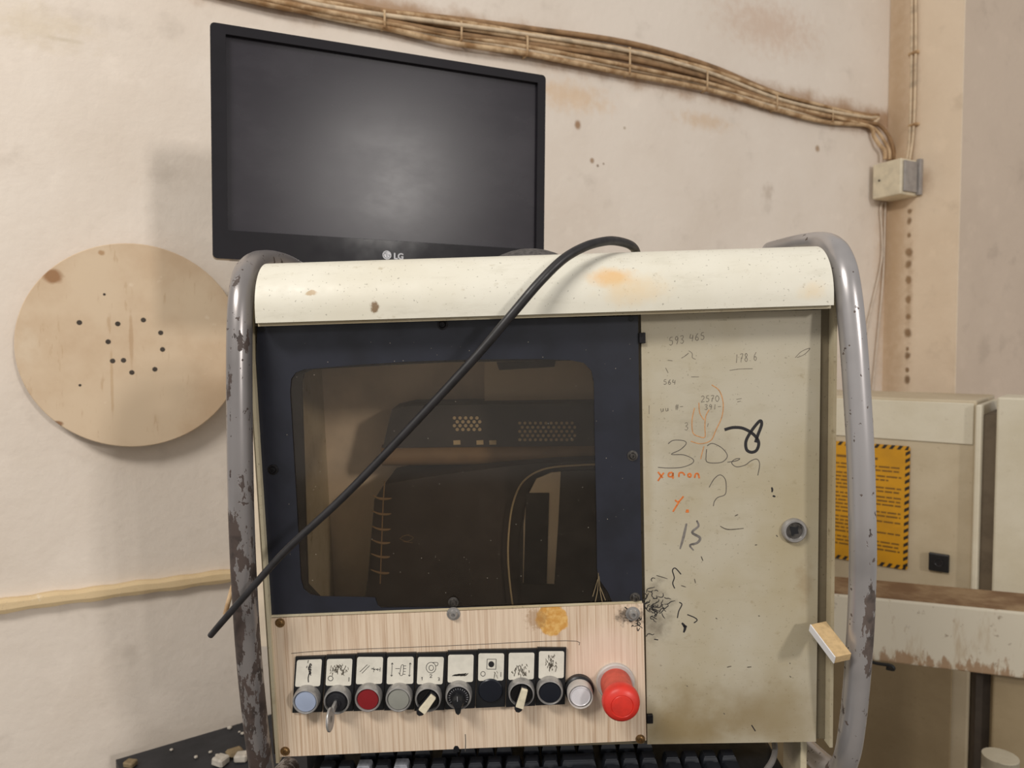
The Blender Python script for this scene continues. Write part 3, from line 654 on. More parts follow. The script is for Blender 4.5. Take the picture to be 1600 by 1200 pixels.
        t2 = BM(); prism(t2, [(-.0026, .0100), (.0034, .0098), (.0042, -.0092), (-.0034, -.0088)], YP - .0185, YP - .0150); bmesh.ops.bevel(t2, geom=t2.edges[:], offset=.0004, segments=1, affect='EDGES'); t2.transform(RM); done('switch_lever', t2, M_CREAM, b)
    elif names[i] == 'dial_knob':
        done('dial_face', lathe(BM(), x, z, [(.0103, YP), (.0103, YP - .0078), (.0095, YP - .0088), (0, YP - .009)], 32), M_SATIN, b, smooth=True)
        t2 = BM(); lathe(t2, x, z - .001, [(.0062, YP - .0088), (.0055, YP - .018), (.0045, YP - .0195), (0, YP - .0198)], 24)
        prism(t2, [(x - .0042, z - .002), (x + .0042, z - .002), (x + .0022, z - .0105), (x, z - .0125), (x - .0022, z - .0105)], YP - .0185, YP - .009); done('knob_pointer', t2, M_BLACK, b, smooth=True)
        bm = BM()
        for k in range(17):
            a = R(-30 + 240 * k / 16); r0, r1 = .0078, .0094
            ribbon(bm, [(x + r0 * math.cos(a), z + r0 * math.sin(a)), (x + r1 * math.cos(a), z + r1 * math.sin(a))], .0004, YP - .0093, 1)
        ribbon(bm, [(x, z + .002), (x, z + .007)], .0005, YP - .0202, 1)
        done('scale_marks', bm, M_LOGO, b)
    else:
        done('blank_plug', lathe(BM(), x, z, [(.0118, YP), (.0118, YP - .0012), (.0108, YP - .0022), (0, YP - .0024)], 32), M_NAVY, b, smooth=True)
# white lamp button without a legend
c_ = L(907, 1088, -.022); x, z = c_.x, c_.z
b = done('push_button', lathe(BM(), x, z, [(.0142, -.006), (.0142, -.011), (.0128, -.0125), (.012, -.0125)], 36), M_BLACK, cab, smooth=True); b['label'] = 'white push button without a legend'
done('bezel', lathe(BM(), x, z, [(.0122, -.0124), (.0124, -.017), (.0122, -.0215), (.0116, -.0235), (.0108, -.0228), (.0105, -.016)], 36), M_GREYR, b, smooth=True)
done('button_cap', lathe(BM(), x, z, [(.0104, -.016), (.0102, -.0215), (.0092, -.0228), (.0086, -.0222), (0, -.0225)], 36), M_WHITE, b, smooth=True)
# emergency stop
c_ = L(972, 1103, -.052); x, z = c_.x, c_.z
b = done('emergency_stop', lathe(BM(), x, z, [(.0185, -.006), (.0185, -.0095), (.0175, -.0105), (.014, -.0105)], 40), M_GREYR, cab, smooth=True); b['label'] = 'large red mushroom emergency stop button'
done('shank', lathe(BM(), x, z, [(.0148, -.0105), (.0150, -.016), (.0146, -.034), (.0150, -.038)], 40), M_ESHANK, b, smooth=True)
done('mushroom_cap', lathe(BM(), x, z, [(.0148, -.0365), (.0164, -.0385), (.0174, -.042), (.0173, -.046), (.0163, -.0495), (.0142, -.0518), (.0105, -.0530), (.0100, -.0524), (.0094, -.0531), (.005, -.0537), (0, -.0539)], 48), M_ESTOP, b, smooth=True)

# ---- bent tube handles
def path(pts): return [L(px, py, y) for px, py, y in pts]
TL_ = path([(490, 440, .17), (446, 414, .10), (408, 409, .05), (386, 424, .012), (378, 455, -.010), (374.5, 510, -.022), (374, 600, -.030), (375, 700, -.035), (377, 800, -.037), (381, 900, -.037), (387, 1000, -.034), (395, 1090, -.029), (404, 1165, -.02), (412, 1210, -.005), (428, 1222, .02), (452, 1200, .06)])
TR_ = path([(1205, 394, .14), (1245, 385, .085), (1282, 381, .045), (1303, 389, .014), (1316, 412, -.006), (1324, 450, -.018), (1332, 520, -.026), (1338, 600, -.031), (1344, 700, -.036), (1347, 800, -.038), (1348, 880, -.038), (1345, 970, -.036), (1339, 1060, -.031), (1332, 1130, -.024), (1324, 1178, -.014), (1312, 1203, .004), (1292, 1198, .03), (1262, 1172, .07)])
done('tube_handle', tube(BM(), TL_, .0113, 20, 8), M_TUBEL, cab, smooth=True)['label'] = 'left tube handle, grey paint badly chipped to dark brown'
done('tube_handle', tube(BM(), TR_, .0116, 20, 8), M_TUBER, cab, smooth=True)['label'] = 'right tube handle, silver grey with a few chips'
# bracket, keyboard tray, pedestal
q0, q1 = L(1246, 1165, .02), L(1256, 1205, .02)
done('tray_bracket', box(BM(), q0.x, q1.x, .012, .06, q0.z - .09, zbot - .002, .001), M_FRAME, cab)
q0 = L(475, 1180, .0)
ztray = zbot - .046
done('keyboard_tray', box(BM(), q0.x - .01, L(1240, 1165, .0).x, -.14, .09, ztray - .004, ztray, .001), M_BLACK, cab)
kb0 = Vector((0, .2, 0))
wz = (CONSOLE.I.to_3x3() @ Vector((0, 0, 1)))
done('tray_hanger', box(BM(), q0.x - .01, q0.x + .004, .04, .09, ztray, zbot - .002), M_BLACK, cab)
pz = -(CONSOLE.M.translation.z) + .012
ped = BM(); box(ped, -.06, .06, .19, .31, pz, zbot - .002, .004); box(ped, -.2, .2, .08, .42, pz, pz + .012, .003)
done('pedestal', ped, M_FRAME, cab)

# ---- keyboard on the tray
kx0, kx1 = q0.x, L(1222, 1165, .0).x
kw = kx1 - kx0
KROOT = Matrix.Translation(Vector(((kx0 + kx1) / 2, -.03, ztray + .0008))) @ Matrix.Rotation(R(3), 4, 'X')
kbd = thing('keyboard', CONSOLE.M @ KROOT, 'black dusty computer keyboard on the tray under the wooden panel', 'keyboard')
D0, D1 = -.085, .085
done('keyboard_case', box(BM(), -kw / 2, kw / 2, D0, D1, 0, .016, .004), M_BLACK, kbd, smooth=True)
def keymesh(wd, name, m):
    bm = BM(); h = .0105
    lv = [(wd / 2, .0085, 0), (wd / 2 - .001, .0075, h * .5), (wd / 2 - .0026, .0058, h)]
    rings = [[bm.verts.new((sx * a, sy * b + (.001 if k == 2 else 0), c)) for sx, sy in ((-1, -1), (1, -1), (1, 1), (-1, 1))] for k, (a, b, c) in enumerate(lv)]
    for a, b in zip(rings, rings[1:]):
        for k in range(4): bm.faces.new((a[k], a[(k + 1) % 4], b[(k + 1) % 4], b[k]))
    bm.faces.new(rings[-1]); bmesh.ops.bevel(bm, geom=[e for e in bm.edges if e.verts[0].co.z > h * .9 and e.verts[1].co.z > h * .9], offset=.0008, segments=2, affect='EDGES')
    bmesh.ops.recalc_face_normals(bm, faces=bm.faces); me = bpy.data.meshes.new(name); bm.to_mesh(me); bm.free(); me.materials.append(m); return me
pit = .0187
kms = {}
def key(cx, cy, units, m=M_KEY):
    kk = (units, m.name)
    if kk not in kms: kms[kk] = keymesh(pit * units - .0014, 'key', m)
    o = new_obj('key', kms[kk], kbd); o.location = (cx, cy, .0155)
xs = -kw / 2 + .010
rowsy = [.068, .041, .022, .003, -.016, -.035, -.056]
layout = [(0, [0, 2, 3, 4, 5, 6.5, 7.5, 8.5, 9.5, 11, 12, 13, 14]), (1, list(range(13)))]
def row(y, widths, x0, pale=()):
    x = x0
    for i, u in enumerate(widths):
        if u > 0: key(x + u * pit / 2, y, u, M_KEYW if i in pale else M_KEY)
        x += abs(u) * pit
row(rowsy[0], [1, -1, 1, 1, 1, 1, -.5, 1, 1, 1, 1, -.5, 1, 1, 1, 1, -.25, 1, 1, 1], xs)
row(rowsy[1], [1] * 13 + [2] + [-.25, 1, 1, 1, -.25, 1, 1, 1, 1], xs, (2, 4))
row(rowsy[2], [1.5] + [1] * 12 + [1.5] + [-.25, 1, 1, 1, -.25, 1, 1, 1, 1], xs)
row(rowsy[3], [1.75] + [1] * 11 + [2.25] + [-3.5, 1, 1, 1], xs)
row(rowsy[4], [2.25] + [1] * 10 + [2.75] + [-1.25, 1, -1.25, 1, 1, 1, 1], xs)
row(rowsy[5], [1.25, 1.25, 1.25, 6.25, 1.25, 1.25, 1.25, 1.25, -.25, 1, 1, 1, -.25, 2, 1], xs)
o = tag(done('keyboard_cable', tube(BM(), [L(1208, 1150, .05), L(1211, 1170, .015), L(1207, 1188, -.015), L(1196, 1206, -.035), L(1188, 1225, -.05)], .0028, 10, 8), M_CABW, M=CONSOLE.M, smooth=True),
        'grey cable hanging down under the cabinet door at its lower right', 'cable')

# ---- chassis standing inside the cabinet, behind the smoked pane
ins = thing('monitor_chassis', CONSOLE.M, 'dark equipment chassis with vent holes behind the smoked window', 'equipment')
def il(pts, y): return [tuple(L(*p, y))[::2] for p in pts]
YI = .15
done('rear_plate', prism(BM(), il([(380, 500), (1020, 490), (1020, 1010), (380, 1010)], .23), .23, .234), M_INWALL, ins)
done('side_box', prism(BM(), il([(757, 500), (1010, 500), (1010, 650), (757, 660)], .19), .19, .2298), M_INBOX, ins)
bm = BM(); prism(bm, il([(776, 566), (868, 563), (866, 573), (780, 578)], .189), .186, .1899); done('slot_cover', bm, M_INDARK, ins)
bm = BM(); prism(bm, il([(612, 640), (640, 634), (960, 630), (960, 696), (598, 700)], YI), YI, YI + .06); vent = done('vent_bar', bm, M_INDARK, ins)
def holes(x0, x1, y0, y1, nx, ny, r, name, skew=0):
    bm = BM()
    for j in range(ny):
        for i in range(nx):
            px = x0 + (x1 - x0) * (i + (.5 if j % 2 else 0)) / nx + skew * (ny - j); py = y0 + (y1 - y0) * j / max(1, ny - 1)
            q = L(px, py, YI); lathe(bm, q.x, q.z, [(r, YI - .0002), (r * .9, YI - .0008), (0, YI - .0008)], 8)
    done(name, bm, M_HOLE, vent)['kind'] = 'stuff'
holes(710, 754, 653, 671, 5, 4, .0021, 'vent_hole'); holes(812, 902, 661, 687, 11, 5, .0019, 'vent_hole')
for px in (714, 750, 770):
    q = L(px, 691, YI); done('connector_tab', box(BM(), q.x - .004, q.x + .004, YI - .002, YI, q.z - .0025, q.z + .0025), M_HOLE, ins)
a_, b_ = L(598, 711, YI + .01), L(965, 707, YI + .01)
done('roller', tube(BM(), [a_, b_], .0125, 18, 1), M_INBROWN, ins, smooth=True)
bm = BM(); top = [(560, 1010), (575, 900), (585, 780), (600, 757), (650, 748), (720, 738), (800, 728), (870, 722), (965, 718), (965, 1010)]
prism(bm, il(top, YI - .03), YI - .03, YI + .06); done('housing', bm, M_INBODY, ins)
YA = YI - .04
arc = [(965, 725), (900, 727), (850, 733), (818, 752), (802, 785), (795, 830), (794, 880), (800, 940), (806, 960)]
done('arch_trim', tube(BM(), [L(*p, YA) for p in arc], .0011, 8, 6), M_HOLE, ins, smooth=True)
done('arch_plate', prism(BM(), il([(965, 735), (880, 736), (840, 748), (822, 780), (812, 840), (812, 900), (818, 960), (965, 960)], YA + .004), YA + .002, YA + .008), M_INDARK, ins)
done('arch_inset', prism(BM(), il([(876, 737), (862, 738), (838, 748), (823, 778), (818, 820), (817, 910), (866, 912), (872, 820)], YA), YA - .001, YA + .002), M_INBOX, ins)
done('arch_slot', prism(BM(), il([(822, 770), (858, 770), (854, 912), (818, 912)], YA - .001), YA - .003, YA - .001), M_BLACK, ins)
done('spring_rod', tube(BM(), [L(601, 752, .10), L(598, 800, .10), L(594, 912, .10)], .0007, 8, 4), M_INBROWN, ins)
for k, py in enumerate((779, 803, 825, 846, 868, 893)):
    done('fin', tube(BM(), [L(x_, py + dy - (2 if k < 2 else 0), .098) for x_, dy in ((582 - k * .6, -3), (590, 1), (598, 2.6), (606, 2.4), (612 - k * .8, 1.5))], lambda t: .0004 + .0011 * math.sin(math.pi * min(1, max(0, t))), 8, 5), M_INBROWN, ins)
bm = BM()
for s_ in ([(624, 842), (634, 836), (646, 840), (636, 846), (626, 842)], [(628, 838), (640, 835)], [(630, 846), (645, 848)]): ribbon(bm, il(s_, YI - .03), .0005, YI - .0302, 4)
done('scratched_emblem', bm, M_INBROWN, ins)
done('chassis_foot', box(BM(), L(620, 900, YI).x, L(900, 900, YI).x, YI - .02, YI + .07, zbot + .0012, zbot + .03), M_INDARK, ins)

# ================================================================== THINGS ON AND ABOUT THE CABINET
# black cable over the hood
cpts = [(1000, 420, .075), (994, 394, .045), (985, 383, .026), (965, 377, .006), (945, 377, -.010), (915, 385, -.024), (880, 405, -.037), (842, 442, -.046), (800, 491, -.05), (740, 561, -.05), (640, 669, -.05), (540, 773, -.052), (450, 857, -.056), (395, 917, -.058), (352, 966, -.056), (329, 993, -.050), (331, 988, -.036), (350, 952, -.014), (363, 922, 0.006)]
# keep the tail thin and behind the tube
black = tag(done('black_cable', tube(BM(), path(cpts[:16]), lambda t: .0042 - .0014 * max(0, (t - .5) * 2), 14, 8), M_RUB, M=CONSOLE.M, smooth=True),
            'long black cable slung over the cream hood, running down across the smoked window', 'cable')
tag(done('cable_end', tube(BM(), path([(352, 960, -.012), (357, 940, -.008), (364, 915, 0.004), (372, 890, .012)]), .0022, 10, 6), M_CABLE, M=CONSOLE.M, smooth=True), 'short tan cable end sticking out behind the chipped left tube', 'cable')
# dome on the roof
q = L(826, 400, .11); zr_ = hz1 - .034
bm = BM(); ztop = L(826, 389, .11).z
lath = [(0.0, 0), (.052, 0)] 
t2 = bmesh.new(); lathe(t2, 0, 0, [(0, 0), (.056, 0), (.058, -.006)] + [(.058 * math.cos(R(a)), -.006 - (ztop - zr_ - .006) * math.sin(R(a))) for a in range(10, 90, 10)] + [(0, -(ztop - zr_))], 40)
t2.transform(Matrix.Translation((q.x, .11, zr_ + .0003)) @ Matrix.Rotation(R(-90), 4, 'X')); merge(bm, t2)
tag(done('domed_cap', bm, M_GREYD, M=CONSOLE.M, smooth=True), 'dusty grey domed cap on the cabinet roof between monitor and black cable', 'cap')
# chip of laminated board wedged by the right tube
a0, a1 = L(1277, 978, -.014), L(1316, 1029, -.050)
d = (a1 - a0); ln = d.length; d.normalize(); wv_ = Vector((1, .55, .25)); wv_ = (wv_ - d * wv_.dot(d)).normalized(); th = d.cross(wv_).normalized()
if th.y > 0: th = -th
BM_ = Matrix((d, wv_, th)).transposed().to_4x4(); BM_.translation = (a0 + a1) / 2
wedge = thing('board_offcut', CONSOLE.M @ BM_, 'small white-edged board offcut wedged between door and right tube', 'offcut')
done('board_core', box(BM(), -ln / 2, ln / 2, -.0072, .0085, -.004, .004, .0003), M_MDF, wedge)
done('white_edging', box(BM(), -ln / 2, ln / 2, -.0082, -.0073, -.004, .004), M_MDFW, wedge)

# ================================================================== MONITOR
m_ = MON.at
mon = thing('computer_monitor', MON.M, 'black flat monitor, switched off, on top of the control cabinet', 'monitor')
sx0, sx1 = m_(354, 210).x, m_(836, 260).x; sz1 = (m_(353, 57).z + m_(838, 132).z) / 2; sz0 = (m_(355, 361).z + m_(834.5, 391).z) / 2
ox0, ox1 = m_(330, 215, -.008).x, m_(851.5, 255, -.008).x; oz1 = (m_(329, 36, -.008).z + m_(853, 116, -.008).z) / 2; oz0 = m_(335, 399, -.006).z - .004
bm = prism(BM(), rrect(ox0, ox1, oz0, oz1, .006), -.008, .012, [rrect(sx0, sx1, sz0, sz1, .001, 2)])
def bev(o, wd, seg=2, ang=40):
    md = o.modifiers.new('bevel', 'BEVEL'); md.width = wd; md.segments = seg; md.limit_method = 'ANGLE'; md.angle_limit = R(ang); return o
bz_ = done('bezel', bm, simple('monitor_bezel_plastic', (34, 32, 36), .12, 0, .1, 40, .35), mon); bev(bz_, .0022, 3)
done('screen', box(BM(), sx0 - .002, sx1 + .002, -.001, .004, sz0 - .002, sz1 + .002), M_SCREEN, mon)
bev(done('back_shell', prism(BM(), rrect(ox0 + .003, ox1 - .003, oz0 + .003, oz1 - .003, .02), .0121, .045), M_BLACK, mon), .015, 4)
lg = m_(604, 399, -.0084)
bm = BM(); rl = .0062
lc = m_(604.5, 398.5, -.0084)
prism(bm, ring_pts(lc.x, lc.z, rl, rl, 28)[:-1], -.0086, -.0081)
em = done('logo_emblem', bm, M_LOGO, mon)
bm = BM()
ribbon(bm, ring_pts(lc.x, lc.z, rl * .72, rl * .72, 18, 85, 360), .0007, -.00865, 1)
ribbon(bm, [(lc.x - .0003, lc.z + .0026), (lc.x - .0003, lc.z - .0024), (lc.x + .0016, lc.z - .0024)], .0007, -.00865, 1)
ribbon(bm, [(lc.x + .001, lc.z + .0002), (lc.x + rl * .72, lc.z + .0002)], .0006, -.00865, 1)
prism(bm, ring_pts(lc.x - .0024, lc.z + .0018, .0007, .0007, 10)[:-1], -.00872, -.0086)
done('emblem_lines', bm, M_GLOSSB, mon)
tcu = bpy.data.curves.new('t', 'FONT'); tcu.body = 'LG'; tcu.size = .0118; tcu.extrude = .0002; tcu.offset = .00035
to = bpy.data.objects.new('t', tcu); COL.objects.link(to); dg = bpy.context.evaluated_depsgraph_get(); me = bpy.data.meshes.new_from_object(to.evaluated_get(dg)); bpy.data.objects.remove(to)
ls_ = m_(615, 404.5, -.0084)
me.transform(Matrix.Translation((ls_.x, -.0084, ls_.z)) @ Matrix.Rotation(R(90), 4, 'X')); me.materials.clear(); me.materials.append(M_LOGO); new_obj('logo_letters', me, mon)
# stand on the roof behind the hood
roofc = CONSOLE.M @ Vector((L(600, 400, .28).x, .30, zr_ + .0006))
rl_ = MON.I @ roofc
sb = BM(); t2 = bmesh.new(); lathe(t2, 0, 0, [(0, 0), (.075, 0), (.075, -.004), (.06, -.008), (0, -.009)], 40)
upc = (MON.I.to_3x3() @ (CONSOLE.M.to_3x3() @ Vector((0, 0, 1)))).normalized()
t2.transform(Matrix.Translation(rl_) @ Vector((0, -1, 0)).rotation_difference(upc).to_matrix().to_4x4()); merge(sb, t2)
done('stand_base', sb, M_GLOSSB, mon, smooth=True)
done('stand_neck', tube(BM(), [rl_ + upc * .006, Vector((rl_.x, max(rl_.y, .055), rl_.z + .05)), Vector((rl_.x, .05, oz0 + .10)), Vector((rl_.x, .044, oz0 + .12))], .014, 16, 6), M_BLACK, mon, smooth=True)

# ================================================================== WALL THINGS
W = WALL.at
# plywood disc
YW = -.035
dc = W(190, 540, YW); dt, db = W(191, 380, YW), W(189, 700, YW); rad = (dt.z - db.z) / 2
dc.x = (W(22, 545, YW).x + rad); 
disc = thing('plywood_disc', WALL.M, 'round tan plywood disc with a few drilled holes on the left wall', 'disc')
bm = BM(); lathe(bm, dc.x, dc.z, [(0, YW + .014), (rad - .0005, YW + .014), (rad, YW + .013), (rad, YW + .001), (rad - .001, YW), (0, YW)], 96); done('disc_board', bm, M_DISC, disc, smooth=True, auto=30)
for px, py in ((124, 504), (184, 506), (224, 500), (251, 520), (254, 546), (242, 577), (206, 582), (193, 563), (176, 564), (169, 534), (125, 602), (163, 460)):
    q = W(px, py, YW); r_ = .0034 if px not in (125, 163) else .0018
    done('drilled_hole', lathe(BM(), q.x, q.z, [(r_ * 1.2, YW - .0001), (r_, YW - .0003), (0, YW - .0003)], 14), M_SLOT, disc)
done('wall_hook', box(BM(), dc.x - .02, dc.x + .02, YW + .014, -.0002, dc.z - .02, dc.z + .02), M_STEEL, disc)
# trunking low on the wall
a0, a1 = W(-250, 978, 0), W(480, 882, 0)
tr_ = BM(); N = 40; prev = None
for k in range(N + 1):
    t_ = k / N; x = a0.x + (a1.x - a0.x) * t_; zc = a0.z + (a1.z - a0.z) * t_ + math.sin(k * .9) * .0006
    h = .011 + .0012 * math.sin(k * 1.7)
    ring = [tr_.verts.new((x, y, zc + s_)) for y, s_ in ((-.0003, -h), (-.014, -h + .001), (-.017, -h * .3), (-.016, h * .6), (-.010, h), (-.0003, h))]
    if prev: 
        for i in range(6): tr_.faces.new((prev[i], prev[(i + 1) % 6], ring[(i + 1) % 6], ring[i]))
    else: tr_.faces.new(ring)
    prev = ring
tr_.faces.new(prev)
tag(done('cable_trunking', tr_, M_TRUNK, M=WALL.M, smooth=True, auto=15), 'thin cream trunking strip low on the left wall below the plywood disc', 'trunking')
# cable bundle
mid = [(300, -30), (420, -4), (500, 12), (600, 30), (700, 46), (830, 66), (980, 91), (1105, 122), (1210, 157), (1290, 177), (1355, 190)]
half = [10, 11, 12, 16, 20, 22, 23, 19, 15, 12, 9]
cr = random.Random(4); NC = 8
order = list(range(NC))
for i in range(NC):
    pts = []
    for k, ((px, py), hw) in enumerate(zip(mid, half)):
        o_f = (-1 + 2 * i / (NC - 1)) * hw * .95 + cr.uniform(-3.6, 3.6)
        yy = -.0075 - .004 * (i % 3) - cr.uniform(0, .006)
        pts.append(W(px, py + o_f, yy))
    if i in (4, 5, 7):                                 # these three bend down into the junction box
        e = (4, 5, 7).index(i)
        pts += [W(1374 - e * 4, 196 + e * 9, -.014), W(1388 - e * 7, 212 + e * 7, -.02), W(1396 - e * 7, 235, -.022), W(1397 - e * 7, 249, -.022)]
    else: pts += [W(1372, 184 + o_f * .35, -.012)]
    nth = ('uppermost', 'second from the top', 'third from the top', 'fourth from the top', 'fourth from the bottom, bending down', 'third from the bottom, bending down', 'second from the bottom', 'lowest, bending down')[i]
    lab = 'dusty tan cable in the bundle on the upper wall, ' + nth
    tag(done('wall_cable', tube(BM(), pts, cr.choice((.0046, .0054, .0062)), 10, 7), (M_CABLE, M_CABLED, M_CABLE, M_CABLE2)[(i * 7 + 1) % 4], M=WALL.M, smooth=True), lab, 'cable', 'cables of the wall bundle')
ords = ('first', 'second', 'third', 'fourth', 'fifth', 'sixth', 'seventh')
for k, (px, py, hh) in enumerate(((600, 30, 12), (720, 49, 14), (823, 72, 14), (983, 96, 20), (1104, 126, 15), (1213, 160, 11), (1300, 180, 10))):
    a_, b_ = W(px, py - hh, -.019), W(px + 1, py + hh, -.019)
    bm = BM(); box(bm, a_.x - .0022, a_.x + .0022, -.0235, -.0222, b_.z, a_.z, .0005); box(bm, a_.x - .0022, a_.x + .0022, -.0225, -.0002, a_.z - .001, a_.z + .002); box(bm, a_.x - .0022, a_.x + .0022, -.0225, -.0002, b_.z - .002, b_.z + .001)
    tag(done('cable_clip', bm, M_CABLE, M=WALL.M), 'small tan clip on the sloping cable bundle, ' + ords[k] + ' clip from the left', 'clip', 'clips of the cable bundle')
# junction box on the pilaster side, beside the corner
P_ = PIL.at
xb1 = P_(1436, 280, 0).x; bz1 = PIL.at(1403, 248, -.075).z; bz0 = PIL.at(1403, 304, -.075).z; xb0 = max(.012, xb1 - .088)
jb = thing('junction_box', PIL.M, 'small cream and grey junction box in the corner under the cables', 'box')
bev(done('box_body', box(BM(), xb0, xb1, -.078, -.0003, bz0, bz1), M_BOXC, jb), .004, 3)
done('box_cover', box(BM(), xb1 + .0002, xb1 + .006, -.070, -.016, bz0 + .008, bz1 - .006, .002), M_BOXG, jb)
done('box_flange', box(BM(), xb1 + .0002, xb1 + .012, -.014, -.0003, bz0 + .002, bz1 + .003, .002), M_BOXG, jb)
q = (xb0 + xb1) / 2
for dz in (.3,): done('box_screw', lathe(BM(), xb0 + .022, (bz0 + bz1) / 2, [(.003, -.078), (.003, -.0795), (0, -.0795)], 12), M_SLOT, jb)
# conduit cables up the pilaster
for k, (dx, rr2) in enumerate(((0, .0045), (6, .0035))):
    pts = [P_(1425 + dx * .7, -60, -.006), P_(1425 + dx, 40, -.007), P_(1424 + dx, 130, -.007), P_(1422 + dx * .9, 200, -.008), P_(1420 + dx * .7, 232, -.012)]
    e = pts[-1]; pts.append(Vector((min(e.x, xb1 - .012), -.02, bz1 + .0008)))
    tag(done('conduit_cable', tube(BM(), pts, rr2, 10, 6), M_CABLE2, M=PIL.M, smooth=True), ('thicker left cream cable running up the pilaster above the junction box', 'thinner right cream cable running up the pilaster above the junction box')[k], 'cable', 'cables up the pilaster')
for py in (83, 195):
    q = P_(1428, py, -.006); bm = box(BM(), q.x - .014, q.x + .014, -.013, -.0003, q.z - .004, q.z + .004, .002)
    tag(done('conduit_clip', bm, M_CABLE, M=PIL.M), 'tan clip holding the two pilaster cables, ' + ('upper one' if py == 83 else 'lower one just above the junction box'), 'clip', 'clips on the pilaster')
for k, pts in enumerate(([(1383, 306), (1380, 330), (1387, 365), (1384, 410), (1366, 480), (1352, 545), (1345, 640)], [(1390, 306), (1391, 345), (1380, 430), (1372, 520), (1360, 640)])):
    PP = [W(px, py, -.006) for px, py in pts]
    for p in PP: p.x = min(p.x, cu - .012)
    PP[0].z = min(PP[0].z, bz0 - .002)
    for p in PP: p.x -= .012 * (1 - k)
    tag(done('thin_wire', tube(BM(), PP, .0026, 8, 6), M_CABLEW, M=WALL.M, smooth=True), ('thin pale wire hanging from the junction box, left one', 'thin pale wire hanging from the junction box, right one')[k], 'wire', 'wires under the junction box')

# ================================================================== MACHINE AT THE RIGHT
A = MACH.at
mach = thing('machine_cabinet', MACH.M, 'cream metal machine cabinet at the right with a yellow warning sign', 'machine')
zt = A(1420, 622).z; x1 = A(1524, 700).x; x2 = A(1545, 700).x; x3 = A(1556, 700).x
done('cabinet_body', box(BM(), -.16, x1, 0, .28, FLOOR_Z + .002, zt, .004), M_MACH, mach)
done('header_strip', box(BM(), -.155, x1 - .004, -.004, -.0002, A(1450, 690).z, zt - .006, .0015), M_MACHL, mach)
done('edge_post', box(BM(), x1 + .0005, x2 - .012, -.016, .24, A(1530, 925).z, A(1530, 632).z, .003), M_MACHL, mach)
done('recess_strip', box(BM(), x2 - .012, x3, .012, .22, FLOOR_Z + .002, zt - .03), M_RECESS, mach)
done('side_cabinet', box(BM(), x3, x3 + .30, -.004, .14, FLOOR_Z + .002, A(1580, 621).z, .004), M_MACHL, mach)
done('lower_panel', box(BM(), -.155, x1 - .03, -.006, -.0004, .05, A(1450, 1000).z, .002), M_MACHD, mach)
# warning sign
sr = A(1421, 790).x; sl = sr - .215; szt = A(1421, 697).z; szb = A(1417, 890).z
sg = done('warning_sign', prism(BM(), rrect(sl, sr, szb, szt, .006), -.0055, -.0042), M_YEL, mach); sg['label'] = 'yellow warning sign with black hazard striped border'
bm = BM(); bw = .009; yq = -.0057
def stripes(bm, a0, a1, horiz, base):
    s_ = a0
    while s_ < a1 - .006:
        e = min(s_ + .0075, a1)
        pts = [(s_, base), (e, base), (min(e + .006, a1), base + bw), (min(s_ + .006, a1), base + bw)]
        if not horiz: pts = [(b_, a_) for a_, b_ in pts]
        prism(bm, pts, yq, yq + .0002); s_ += .0155
stripes(bm, sl + .002, sr - .002, True, szt - bw); stripes(bm, sl + .002, sr - .002, True, szb)
stripes(bm, szb + .003, szt - .003, False, sl); stripes(bm, szb + .003, szt - .003, False, sr - bw)
done('hazard_stripes', bm, M_STRIPE, sg)
bm = BM(); rt = random.Random(9); z = szt - .036; k = 0
while z > szb + .030:
    x = sl + .016; end = sr - .016 - (rt.random() < .25) * rt.uniform(.02, .09); hgt = .0036 if k else .0055
    if k == 0: x, end = sl + .05, sr - .06
    while x < end:
        wl = rt.uniform(.008, .024); wl = min(wl, end - x)
        if wl > .003: prism(bm, [(x, z), (x + wl, z), (x + wl, z + hgt), (x, z + hgt)], yq, yq + .0002)
        x += wl + .0025
    z -= .0085 if k else .016; k += 1
    if k in (3, 8, 14, 19): z -= .004
done('sign_text', bm, M_SIGNT, sg)
q = A(1467, 879, -.006)
kb = done('turn_latch', box(BM(), q.x - .019, q.x + .019, -.010, -.0004, q.z - .019, q.z + .019, .0015), M_BLACK, mach)
done('latch_core', lathe(BM(), q.x, q.z, [(.010, -.010), (.010, -.0112), (.007, -.0112), (.006, -.0105), (0, -.0105)], 20), M_SATIN, kb)
# beam in front of the machine
B_ = BEAM.at
beam = thing('steel_ledge', BEAM.M, 'rust stained cream steel ledge with brown dusty top before the machine', 'ledge')
bt = (B_(1360, 935).z + B_(1600, 955).z) / 2; bb = (B_(1365, 1032).z + B_(1600, 1062).z) / 2
xb0 = B_(1290, 940).x; xb1 = B_(1700, 940).x; 
bev(done('ledge_beam', box(BM(), xb0, xb1, 0, .115, bb, bt - .001), M_BEAM, beam), .004, 3)
done('dusty_top', box(BM(), xb0 + .002, xb1 - .002, .006, .113, bt - .0009, bt + .0012), M_BTOP, beam)
p0, p1, p2 = B_(1524, 1100, .05).x, B_(1547, 1100, .05).x, B_(1640, 1100, .05).x
done('ledge_post', box(BM(), p0, p1, .05, .08, FLOOR_Z + .002, bb), M_SLOT, beam)
done('ledge_leg', box(BM(), p1, p2, .035, .10, FLOOR_Z + .002, bb, .003), M_MACHD, beam)
bm = BM(); tube(bm, [B_(1362, 1020, -.004), B_(1380, 1036, -.02), B_(1397, 1040, -.03), B_(1396, 1046, -.03), B_(1380, 1043, -.01)], .0035, 8, 6)
done('hook', tube(BM(), [B_(1345, 1028, -.003), B_(1368, 1036, -.012), B_(1392, 1040, -.02), B_(1396, 1046, -.02), B_(1385, 1044, -.015)], .0032, 8, 6), M_BLACK, beam, smooth=True); bm.free()
q = B_(1560, 1192, -.02)
